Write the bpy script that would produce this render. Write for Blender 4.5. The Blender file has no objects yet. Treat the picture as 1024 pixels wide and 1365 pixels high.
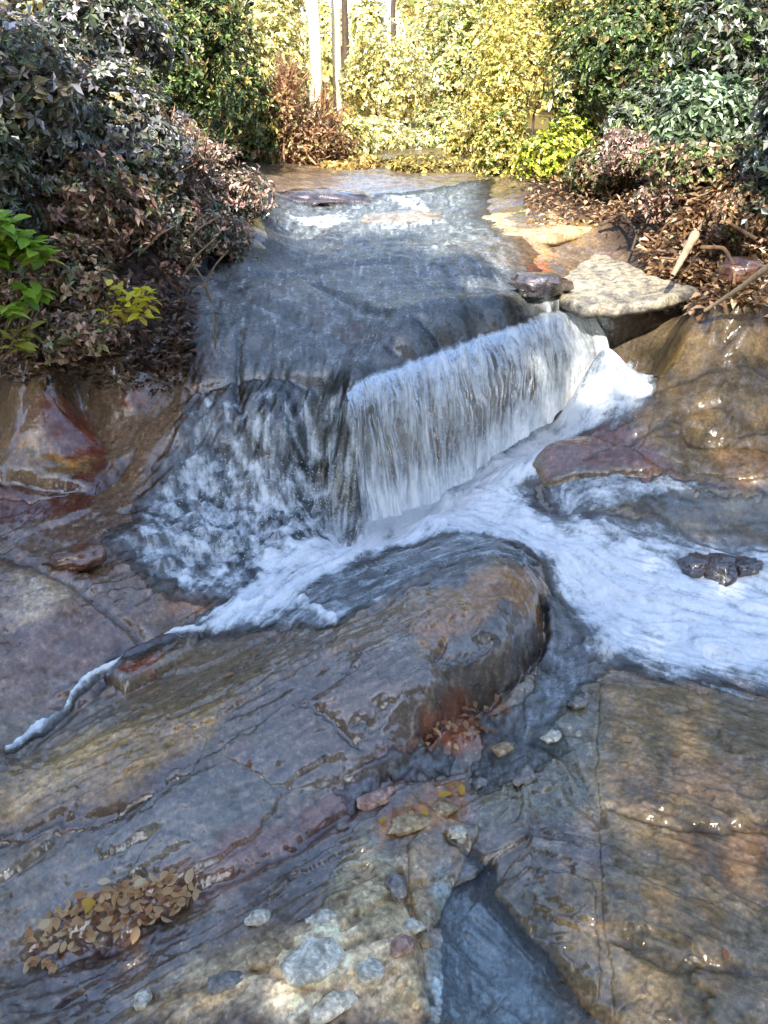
import bpy, math, random
import numpy as np
random.seed(7); rng = np.random.default_rng(7)
R = math.radians
scn = bpy.context.scene
col = scn.collection

# ------------------------------------------------------------------ camera, sky, sun, exposure
CAM_Z, PITCH, FPX, CX, CY = 2.4, 28.0, 1136.0, 512.0, 682.5
cam = bpy.data.cameras.new('camera'); camo = bpy.data.objects.new('camera', cam); col.objects.link(camo)
camo.location = (0, 0, CAM_Z); camo.rotation_euler = (R(90 - PITCH), 0, 0)
cam.sensor_fit = 'VERTICAL'; cam.sensor_height = 24; cam.lens = 12 / (682.5 / FPX)
cam.clip_start = .02; cam.clip_end = 2000
scn.camera = camo
SUN_EL, SUN_AZ = 42.0, 190.0        # azimuth (from +Y, clockwise) where the sun stands
world = bpy.data.worlds.new('World'); scn.world = world; world.use_nodes = True
wn = world.node_tree.nodes; wl = world.node_tree.links
sky = wn.new('ShaderNodeTexSky'); sky.sky_type = 'NISHITA'; sky.sun_disc = False
sky.sun_elevation = R(SUN_EL); sky.sun_rotation = R(SUN_AZ); sky.air_density = 1.0; sky.dust_density = 1.0
bg = wn['Background']; bg.inputs['Strength'].default_value = .15
wl.new(sky.outputs[0], bg.inputs[0])
sd = bpy.data.lights.new('sun', 'SUN'); sd.energy = 3.6; sd.angle = R(.6); sd.color = (1, .93, .82)
so = bpy.data.objects.new('sun', sd); col.objects.link(so)
so.rotation_euler = (R(90 - SUN_EL), 0, R(180 - SUN_AZ)); so.location = (-2, -8, 9)
scn.view_settings.view_transform = 'Standard'; scn.view_settings.look = 'None'
scn.view_settings.exposure = 1.9; scn.view_settings.gamma = 1; scn.view_settings.use_curve_mapping = False
scn.cycles.max_bounces = 6; scn.cycles.transparent_max_bounces = 8
scn.cycles.caustics_reflective = False; scn.cycles.caustics_refractive = False

# ------------------------------------------------------------------ small maths
def sstep(a, b, x):
    t = np.clip((x - a) / (b - a), 0, 1); return t * t * (3 - 2 * t)
def hash2(ix, iy, seed):
    h = (ix.astype(np.int64) * 374761393 + iy.astype(np.int64) * 668265263 + seed * 1274126177) & 0xffffffff
    h = ((h ^ (h >> 13)) * 1274126177) & 0xffffffff
    return (h ^ (h >> 16)) & 0xffff
_ga = np.arange(65536) / 65536 * 2 * np.pi; _gc = np.cos(_ga).astype(np.float32); _gs = np.sin(_ga).astype(np.float32)
def gn(x, y, seed=0):
    ix = np.floor(x); iy = np.floor(y); fx = x - ix; fy = y - iy
    u = fx * fx * fx * (fx * (fx * 6 - 15) + 10); v = fy * fy * fy * (fy * (fy * 6 - 15) + 10)
    def g(a, b):
        h = hash2(ix + a, iy + b, seed); return _gc[h] * (fx - a) + _gs[h] * (fy - b)
    n0 = g(0, 0) * (1 - u) + g(1, 0) * u; n1 = g(0, 1) * (1 - u) + g(1, 1) * u
    return (n0 * (1 - v) + n1 * v) * 1.5          # about -1..1
def fbm(x, y, seed=0, o=4, g=.5):
    s = 0; a = 1; t = 0
    for i in range(o):
        s = s + a * gn(x * 2 ** i, y * 2 ** i, seed + i * 17); t += a; a *= g
    return s / t
def lin(c):
    return tuple((v / 255 / 12.92 if v <= 10 else ((v / 255 + .055) / 1.055) ** 2.4) for v in c)

_p = R(PITCH)
def ray(px, py):
    a = (np.asarray(px, float) - CX) / FPX; b = (CY - np.asarray(py, float)) / FPX
    return np.stack([a, math.cos(_p) + b * math.sin(_p), -math.sin(_p) + b * math.cos(_p)], -1)
def at_z(px, py, z):
    d = ray(px, py); t = (z - CAM_Z) / d[..., 2]; return d[..., 0] * t, d[..., 1] * t
def at_y(px, py, Y):
    d = ray(px, py); t = Y / d[..., 1]; return np.array([d[..., 0] * t, d[..., 1] * t, CAM_Z + d[..., 2] * t])

# ------------------------------------------------------------------ the ground's form: heights known at places of the stream bed
CP = [(0,1365,-.03),(200,1365,.05),(400,1365,.09),(560,1365,.05),(640,1365,-.04),(740,1365,-.02),(830,1365,.1),(950,1365,.13),(1024,1365,.13),
 (0,1290,-.04),(60,1285,-.03),(150,1250,-.02),(300,1300,.08),(450,1280,.12),(540,1270,.1),(620,1270,-.02),(700,1270,0),(780,1270,.1),(1024,1250,.14),
 (0,1200,.02),(130,1200,.05),(250,1180,.06),(350,1160,.09),(450,1160,.12),(560,1180,.09),(640,1190,.02),(720,1180,.1),(900,1180,.15),
 (100,1100,.12),(250,1080,.17),(380,1090,.12),(450,1075,.12),(520,1090,.1),(640,1090,.08),(800,1080,.12),(950,1080,.15),
 (0,1050,.12),(150,1030,.18),(0,960,.12),(60,985,.08),(300,980,.22),(430,980,.23),(520,1000,.17),(600,1000,.08),(700,1000,.07),(820,980,.12),(1000,1000,.13),
 (0,900,.2),(100,920,.12),(200,930,.18),(350,900,.28),(500,900,.33),(580,930,.26),(640,940,.07),(720,900,.06),(760,920,.07),(820,925,.09),(920,925,.08),(1024,945,.03),
 (200,865,.15),(280,845,.15),(400,850,.26),(520,820,.31),(620,860,.29),(690,850,.24),(640,800,.33),(700,790,.29),(745,800,.06),(740,860,.05),(780,850,.06),
 (340,800,.17),(430,780,.24),(520,750,.27),(620,725,.3),(700,745,.26),(750,770,.1),(640,700,.16),(560,700,.14),(450,740,.16),(370,770,.14),
 (800,780,.08),(800,870,.05),(900,870,.02),(1024,890,0),(900,800,.07),(1024,800,.06),(850,740,.12),(960,740,.12),(1024,740,.14),(720,700,.16),(1150,900,0),(1150,780,.08),
 (0,830,.28),(100,830,.27),(200,800,.24),(0,750,.36),(100,750,.34),(260,790,.19),(0,680,.42),(80,690,.41),(200,700,.34),(300,720,.22),
 (0,640,.5),(0,600,.57),(100,600,.56),(200,620,.49),(0,560,.66),(260,640,.4),(330,700,.22),(400,710,.18),(0,540,.73),(100,540,.71),(200,530,.72),(240,570,.62),(300,600,.5),(400,640,.33),
 (470,670,.2),(280,500,.8),(350,500,.8),(420,500,.82),(455,540,.72),(300,550,.66),(380,560,.64),(440,600,.45),(330,630,.4),(480,600,.5),
 (200,470,.92),(300,450,.95),(400,440,.97),(470,470,.9),
 (500,503,.83),(560,483,.87),(620,460,.91),(680,440,.94),(730,424,.96),(765,416,.965),
 (500,680,.13),(560,655,.17),(620,615,.25),(680,575,.34),(730,540,.42),(780,505,.5),(840,515,.55),(870,520,.58),(640,660,.18),(700,640,.24),(760,580,.38),
 (250,400,1.08),(350,390,1.1),(450,400,1.06),(550,400,1.08),(640,400,1.06),(700,395,1.03),(740,398,1.0),(250,360,1.17),(350,350,1.15),(450,350,1.15),(550,350,1.16),(650,350,1.16),(720,365,1.08),
 (360,310,1.2),(450,310,1.2),(550,310,1.2),(650,310,1.22),(730,310,1.24),(780,300,1.28),(390,280,1.27),(480,280,1.24),(560,280,1.25),(630,285,1.26),(380,258,1.33),(480,255,1.3),(560,255,1.31),(640,265,1.32),
 (400,241,1.36),(500,240,1.35),(600,240,1.35),
 (0,515,.82),(0,480,.96),(60,470,1.03),(150,430,1.12),(240,350,1.25),(330,330,1.25),(350,260,1.4),(0,400,1.27),(0,300,1.55),(0,200,1.85),(200,300,1.45),(300,240,1.6),(-150,800,.35),(-150,1000,.15),
 (940,415,1.0),(800,425,.90),(870,425,.93),(880,540,.64),(930,480,.86),(1024,430,1.03),(1024,380,1.25),(800,470,.84),(850,500,.74),(900,450,.92),(1024,480,.88),(1024,520,.75),(1024,560,.62),(1024,600,.5),(1024,640,.4),(930,560,.6),(930,620,.42),(850,560,.55),(800,640,.34),(740,600,.38),(700,620,.33),
 (860,680,.26),(1024,690,.25),(830,350,1.1),(790,330,1.16),(880,340,1.25),(900,300,1.45),(1000,300,1.5),(850,260,1.45),(760,270,1.34),(700,262,1.36),(1150,1000,.1),(1150,1300,.15),(-150,1250,-.05)]
cp = np.array(CP, float); cx, cy = at_z(cp[:, 0], cp[:, 1], cp[:, 2])
def zfar(x, y):
    z = -.05 + 1.42 * sstep(1.5, 9.2, y) + np.clip((y - 12) * .012, 0, 1.1) - .5 * sstep(-1, -12, y)
    w = 2.6 + .05 * np.clip(y, 0, 60)
    s = np.abs(x - .3); z = z + np.clip(s - w, 0, 200) * .33 * sstep(0, 2, s - w) * (.4 + .6 * sstep(40, 12, y))
    return z
ex = [(x, y) for x in (-5.5, -4.2, 4.4, 5.6) for y in (0.5, 2.5, 5, 7.5, 10, 12)] + [(x, y) for x in (-2, 0, 2) for y in (.2, 11, 12.5)]
ex = np.array(ex); ez = zfar(ex[:, 0], ex[:, 1])
sp_ = np.array([(1.35,5.5,.90),(1.6,5.5,.92),(1.9,5.5,.96),(1.6,5.7,.96),(2.2,5.4,1.0),(2.9,4.4,.75),(3,5.0,1.2),(3,5.6,1.6),(4,5,2.0),(3.2,7,2.0),(4.2,7.5,2.3),(2.7,3.6,.28),(2.7,2.6,.2),(2.2,1.5,.15),(-2.9,4.8,1.2),(-2.9,3.8,.55),(-3.4,5.8,2.0),(-4,5,2.0),(-2.7,2.6,.3),(-2.2,1.6,.05),(-3.4,7.5,2.1),(-4.2,3,1.2)], float)
ex = np.r_[ex, sp_[:, :2]]; ez = np.r_[ez, sp_[:, 2]]
KX = np.r_[cx, ex[:, 0]]; KY = np.r_[cy, ex[:, 1]]; KZ = np.r_[cp[:, 2], ez]
_c2 = .12 ** 2
def _ker(d2): return np.sqrt(d2 + _c2)
n = len(KX)
A = np.zeros((n + 3, n + 3)); A[:n, :n] = _ker((KX[:, None] - KX) ** 2 + (KY[:, None] - KY) ** 2) - np.eye(n) * .004
A[:n, n] = 1; A[:n, n + 1] = KX; A[:n, n + 2] = KY; A[n:, :n] = A[:n, n:].T
Wt = np.linalg.solve(A, np.r_[KZ, 0, 0, 0])
def T(x, y):
    x = np.asarray(x, float); y = np.asarray(y, float); sh = x.shape; xf = x.ravel(); yf = y.ravel(); z = np.zeros(len(xf))
    w = sstep(-5.8, -4.4, xf) * sstep(5.8, 4.4, xf) * sstep(.1, 1.0, yf) * sstep(12.6, 10.8, yf)
    z = zfar(xf, yf); idx = np.nonzero(w > 0)[0]
    for s in range(0, len(idx), 60000):
        k = idx[s:s + 60000]; a = xf[k].astype(np.float32); b = yf[k].astype(np.float32); acc = np.full(len(k), Wt[n]) + Wt[n + 1] * xf[k] + Wt[n + 2] * yf[k]
        d2 = (a[:, None] - KX.astype(np.float32)) ** 2; d2 += (b[:, None] - KY.astype(np.float32)) ** 2; d2 += _c2; np.sqrt(d2, out=d2)
        acc = acc + d2 @ Wt[:n].astype(np.float32)
        z[k] = z[k] * (1 - w[k]) + acc * w[k]
    return z.reshape(sh)
# raster of T for quick look-ups when points of the picture are put on the ground
_gx = np.linspace(-7, 7, 561); _gy = np.linspace(.2, 16, 633); _GT = T(*np.meshgrid(_gx, _gy))
def Tq(x, y):
    x = np.asarray(x, float); y = np.asarray(y, float)
    fx = np.clip((x + 7) / 14 * 560, 0, 559.99); fy = np.clip((y - .2) / 15.8 * 632, 0, 631.99)
    i = fx.astype(int); j = fy.astype(int); u = fx - i; v = fy - j
    z = (_GT[j, i] * (1 - u) + _GT[j, i + 1] * u) * (1 - v) + (_GT[j + 1, i] * (1 - u) + _GT[j + 1, i + 1] * u) * v
    return np.where((np.abs(x) > 7) | (y > 16) | (y < .2), zfar(x, y), z)
def ground(px, py):
    d = ray(px, py).reshape(-1, 3); t = np.geomspace(.8, 30, 900)[None, :]
    P = d[:, None, :] * t[..., None]; h = P[..., 2] + CAM_Z - Tq(P[..., 0], P[..., 1])
    k = np.argmax(h < 0, 1); k = np.where((h < 0).any(1), np.maximum(k, 1), 899)
    r = np.arange(len(k)); h0 = h[r, k - 1]; h1 = h[r, k]; f = np.clip(h0 / (h0 - h1 + 1e-9), 0, 1)
    tt = t[0, k - 1] * (1 - f) + t[0, k] * f
    q = d * tt[:, None]; return q[:, 0], q[:, 1]
def g1(px, py):
    a, b = ground([px], [py]); return float(a[0]), float(b[0])

# ------------------------------------------------------------------ fan-shaped ground grid: fine near the stream, coarse beyond
th = np.r_[np.linspace(-180, -42, 30), np.linspace(-40, 40, 641), np.linspace(42, 180, 30)] * math.pi / 180
rr = np.r_[np.geomspace(.05, .88, 9), np.geomspace(.92, 11.5, 780), np.geomspace(11.9, 700, 60)]
TI0, TI1, RI0, RI1 = 30, 671, 9, 789
TH, RR = np.meshgrid(th, rr); GX = RR * np.sin(TH); GY = RR * np.cos(TH)
dense = np.zeros(GX.shape, bool); dense[RI0:RI1, TI0:TI1] = True
GZ = T(GX, GY)
SX, SY, SR = GX[RI0:RI1, TI0:TI1], GY[RI0:RI1, TI0:TI1], RR[RI0:RI1, TI0:TI1]
STH = TH[RI0:RI1, TI0:TI1]
dth = th[TI0 + 1] - th[TI0]; dlr = math.log(rr[RI0 + 1] / rr[RI0])

def field(arrows):                   # directions given along the bed, spread over it; returns steps in grid cells per metre
    a = np.array(arrows, float); k = 14 / np.hypot(a[:, 2], a[:, 3])
    x0, y0 = ground(a[:, 0], a[:, 1]); x1, y1 = ground(a[:, 0] + a[:, 2] * k, a[:, 1] + a[:, 3] * k)
    return x0, y0, np.arctan2(y1 - y0, x1 - x0)
def spread(x0, y0, ang, axis, X, Y):
    m = 2 if axis else 1; c = 0; s = 0
    for i in range(len(x0)):
        w = 1 / ((X - x0[i]) ** 2 + (Y - y0[i]) ** 2 + .01) ** 1.5
        c = c + w * math.cos(m * ang[i]); s = s + w * math.sin(m * ang[i])
    return np.arctan2(s, c) / m
def lic(noise, ang, length, steps):
    nx = np.cos(ang); ny = np.sin(ang)
    tx = np.cos(STH); ty = -np.sin(STH); rx = np.sin(STH); ry = np.cos(STH)      # unit vectors of angle and radius
    di = (nx * rx + ny * ry) / (SR * dlr); dj = (nx * tx + ny * ty) / (SR * dth)
    H, W = noise.shape; I, J = np.meshgrid(np.arange(H, dtype=np.float32), np.arange(W, dtype=np.float32), indexing='ij')
    acc = noise.copy(); h = length / 2 / steps; ws = 1
    for sg in (1, -1):
        pi = I.copy(); pj = J.copy()
        for k in range(steps):
            a = np.clip(np.rint(pi), 0, H - 1).astype(int); b = np.clip(np.rint(pj), 0, W - 1).astype(int)
            pi = pi + sg * h * di[a, b]; pj = pj + sg * h * dj[a, b]
            a = np.clip(np.rint(pi), 0, H - 1).astype(int); b = np.clip(np.rint(pj), 0, W - 1).astype(int)
            w = 1 - (k + 1) / (steps + 1); acc += w * noise[a, b]; ws += w if sg == 1 else w
    acc = acc / ws; return (acc - acc.mean()) / (acc.std() + 1e-6)

GR = [(200,1100,1,-.55),(100,1250,1,-.5),(400,1000,1,-.6),(650,850,1,-.2),(560,930,1,-.5),(100,900,1,-.7),(100,700,1,-.6),(60,600,1,-.05),(200,550,.7,-1),(150,800,1,-.5),(400,420,1,.6),
 (500,360,1,.3),(600,330,1,-.05),(350,600,-.3,1),(900,1200,1,.45),(900,1000,1,.3),(700,1250,1,.9),(900,560,1,-.25),(950,480,1,-.1),(700,1000,.5,1),(550,280,1,-.1),(450,1200,1,-.6),(1000,620,1,.1),(300,1320,1,-.45),(560,1080,1,-.4)]
FL = [(420,300,-.5,1),(520,280,-.2,1),(300,380,-.4,1),(450,420,-.1,1),(600,400,.5,1),(600,470,0,1),(740,420,.2,1),(300,600,.35,1),(400,600,.1,1),(250,700,.8,.6),(850,520,-1,.4),(760,560,-1,.6),
 (660,630,-.9,.7),(550,690,-1,.4),(430,740,-1,.35),(340,790,-.8,.6),(240,850,-1,.5),(120,930,-1,.6),(650,680,1,.2),(740,720,1,.5),(850,740,1,.25),(1000,760,1,.2),(770,800,.9,.9),(900,860,1,.1),(820,650,-1,.15),(930,670,1,.1),
 (640,735,-1,.2),(500,770,-1,.35),(745,900,-.2,1),(560,1020,-.6,1),(200,450,-.2,1)]
ga = field(GR); fa = field(FL)
grain_ang = spread(*ga, True, SX, SY) + .35 * fbm(SX * 2.2, SY * 2.2, 5, 2)
flow_ang = spread(*fa, False, SX, SY) + .5 * fbm(SX * 4, SY * 4, 9, 2)
g_co = lic(gn(SX * 30, SY * 30, 31) + .6 * gn(SX * 11, SY * 11, 33), grain_ang, .34, 24)
g_fi = lic(gn(SX * 75, SY * 75, 37), grain_ang, .11, 12)
f_co = lic(gn(SX * 42, SY * 42, 41) + .5 * gn(SX * 16, SY * 16, 43), flow_ang, .2, 20)
f_fi = lic(gn(SX * 90, SY * 90, 47), flow_ang, .07, 10)

# ------------------------------------------------------------------ outlines on the bed
def sdist(poly, X, Y):               # signed distance in metres, inside positive
    px, py = poly; d = np.full(X.shape, 1e9); ins = np.zeros(X.shape, bool); m = len(px)
    for i in range(m):
        ax, ay, bx, by = px[i], py[i], px[(i + 1) % m], py[(i + 1) % m]
        ex_, ey_ = bx - ax, by - ay; t = np.clip(((X - ax) * ex_ + (Y - ay) * ey_) / (ex_ ** 2 + ey_ ** 2 + 1e-12), 0, 1)
        d = np.minimum(d, (X - ax - t * ex_) ** 2 + (Y - ay - t * ey_) ** 2)
        c = ((ay > Y) != (by > Y)) & (X < (bx - ax) * (Y - ay) / (by - ay + 1e-12) + ax); ins ^= c
    d = np.sqrt(d); return np.where(ins, d, -d)
def poly(pts):
    a = np.array(pts, float); return ground(a[:, 0], a[:, 1])
WXs = SX + .10 * fbm(SX * 5, SY * 5, 71, 5, .65); WYs = SY + .10 * fbm(SX * 5, SY * 5, 75, 5, .65)
def pmask(pts, soft=.05, warp=1.0):
    p = poly(pts); X, Y = SX + warp * (WXs - SX), SY + warp * (WYs - SY)
    x0, x1, y0, y1 = p[0].min() - soft - .1, p[0].max() + soft + .1, p[1].min() - soft - .1, p[1].max() + soft + .1
    m = (X > x0) & (X < x1) & (Y > y0) & (Y < y1); out = np.full(X.shape, -9.0); out[m] = sdist(p, X[m], Y[m])
    return out if soft == 0 else sstep(-soft, soft, out)
def lmask(pts, w, warp=True):        # soft line along points
    p = poly(pts); X, Y = (SX + .35 * (WXs - SX), SY + .35 * (WYs - SY)) if warp else (SX, SY); d = np.full(X.shape, 1e9)
    for i in range(len(p[0]) - 1):
        ax, ay, bx, by = p[0][i], p[1][i], p[0][i + 1], p[1][i + 1]; e0, e1 = bx - ax, by - ay
        t = np.clip(((X - ax) * e0 + (Y - ay) * e1) / (e0 ** 2 + e1 ** 2 + 1e-12), 0, 1); d = np.minimum(d, (X - ax - t * e0) ** 2 + (Y - ay - t * e1) ** 2)
    return np.exp(-d / (w * w))

# relief of the bedrock
base_n = fbm(SX * 1.7, SY * 1.7, 3, 5, .55)
DZ = .022 * base_n + .0022 * g_co * (.5 + sstep(-.3, .5, fbm(SX * 2.3, SY * 2.3, 15, 2))) + .0008 * g_fi + .0055 * fbm(SX * 10, SY * 10, 13, 5, .6) + .007 * np.round(2.2 * fbm(SX * 1.1 - SY * 1.6, SY * 2.6 + SX * 1.4, 19, 4, .6)) / 2.2
rough_face = pmask([(220,600),(270,520),(460,500),(500,600),(500,690),(330,760),(200,760)], .15)
DZ = DZ + rough_face * (.045 * fbm(SX * 7, SY * 7, 55, 4) + .012 * g_co)
bankm = np.maximum(pmask([(-300,560),(0,500),(120,470),(230,360),(350,330),(355,240),(300,200),(-400,100)], .2), pmask([(1300,420),(1024,430),(940,400),(890,360),(800,300),(700,270),(700,235),(1300,100)], .15))
DZ = DZ + bankm * .05 * fbm(SX * 5, SY * 5, 61, 4)
CR = [([(800,470),(880,455),(960,462),(1060,470)], .02, .035), ([(850,525),(940,500),(1060,515)], .02, .03), ([(880,575),(960,590),(1060,560)], .02, .03), ([(725,790),(722,850),(690,885),(640,930),(570,965)], .03, .09), ([(570,975),(520,1040),(455,1085),(400,1120),(320,1160),(250,1180)], .022, .022), ([(20,1300),(60,1275),(150,1250),(260,1200)], .05, .022),
 ([(640,1185),(690,1250),(760,1320),(810,1365)], .016, .035), ([(535,1160),(552,1220),(560,1290),(575,1340)], .012, .03), ([(810,1075),(860,1092),(920,1105),(1024,1100)], .02, .022),
 ([(30,1010),(60,975),(120,930),(170,885),(270,848)], .02, .02), ([(0,1125),(100,1095),(190,1070),(275,1020)], .025, .015), ([(592,855),(578,880),(600,912)], .013, .03),
 ([(320,395),(400,430),(540,480)], .03, .03), ([(318,440),(316,500),(320,545)], .022, .03), ([(0,640),(60,650),(130,655),(170,610)], .03, .05), ([(480,1000),(440,960),(400,940)], .02, .02),
 ([(640,1190),(650,1150),(600,1120)], .02, .03), ([(200,330),(420,360),(560,350)], .04, .02), ([(420,380),(520,420),(590,470)], .03, .03), ([(0,740),(80,770),(190,850)], .03, .025),
 ([(905,560),(920,590),(1024,600)], .025, .03), ([(780,620),(850,580),(960,540)], .02, .02), ([(350,1250),(420,1290),(520,1250)], .014, .015), ([(200,1330),(330,1300),(460,1340)], .014, .015),
 ([(650,950),(760,1010),(800,1100)], .02, .015),([(260,520),(330,500),(430,520)], .025, .04), ([(820,1250),(900,1290),(1024,1300)], .02, .015)]
crack = np.zeros(SX.shape)
ua = SX * .82 + SY * .57; va = -SX * .57 + SY * .82; ub = SX * .85 - SY * .52; vb = SX * .52 + SY * .85
rt_ = sstep(.45, .75, SX - .12 * SY + .35)
f1 = np.where(rt_ > .5, fbm(ub * 1.0, vb * 3.0, 401, 5, .55), fbm(ua * 1.1, va * 3.6, 403, 5, .55)); f2 = fbm(ua * 4.2, va * 5.5, 405, 4, .6)
l1 = np.exp(-(f1 / .014) ** 2) * sstep(-.2, .25, fbm(SX * 1.9, SY * 1.9, 407, 2)); l2 = np.exp(-(f2 / .022) ** 2) * sstep(.0, .3, fbm(SX * 2.6, SY * 2.6, 409, 2))
lowm = .15 + .85 * sstep(4.3, 3.6, SY); stepz = .010 * np.tanh(f1 / .02) * (1 - bankm) * lowm; DZ = DZ + stepz - .010 * l1 * (1 - bankm) * lowm - .006 * l2 * (1 - bankm) * lowm; crack = np.maximum(crack, np.maximum(.9 * l1, .6 * l2))
for pts, w, dep in CR:
    m = lmask(pts, w); DZ = DZ - dep * m; crack = np.maximum(crack, m)

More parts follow.
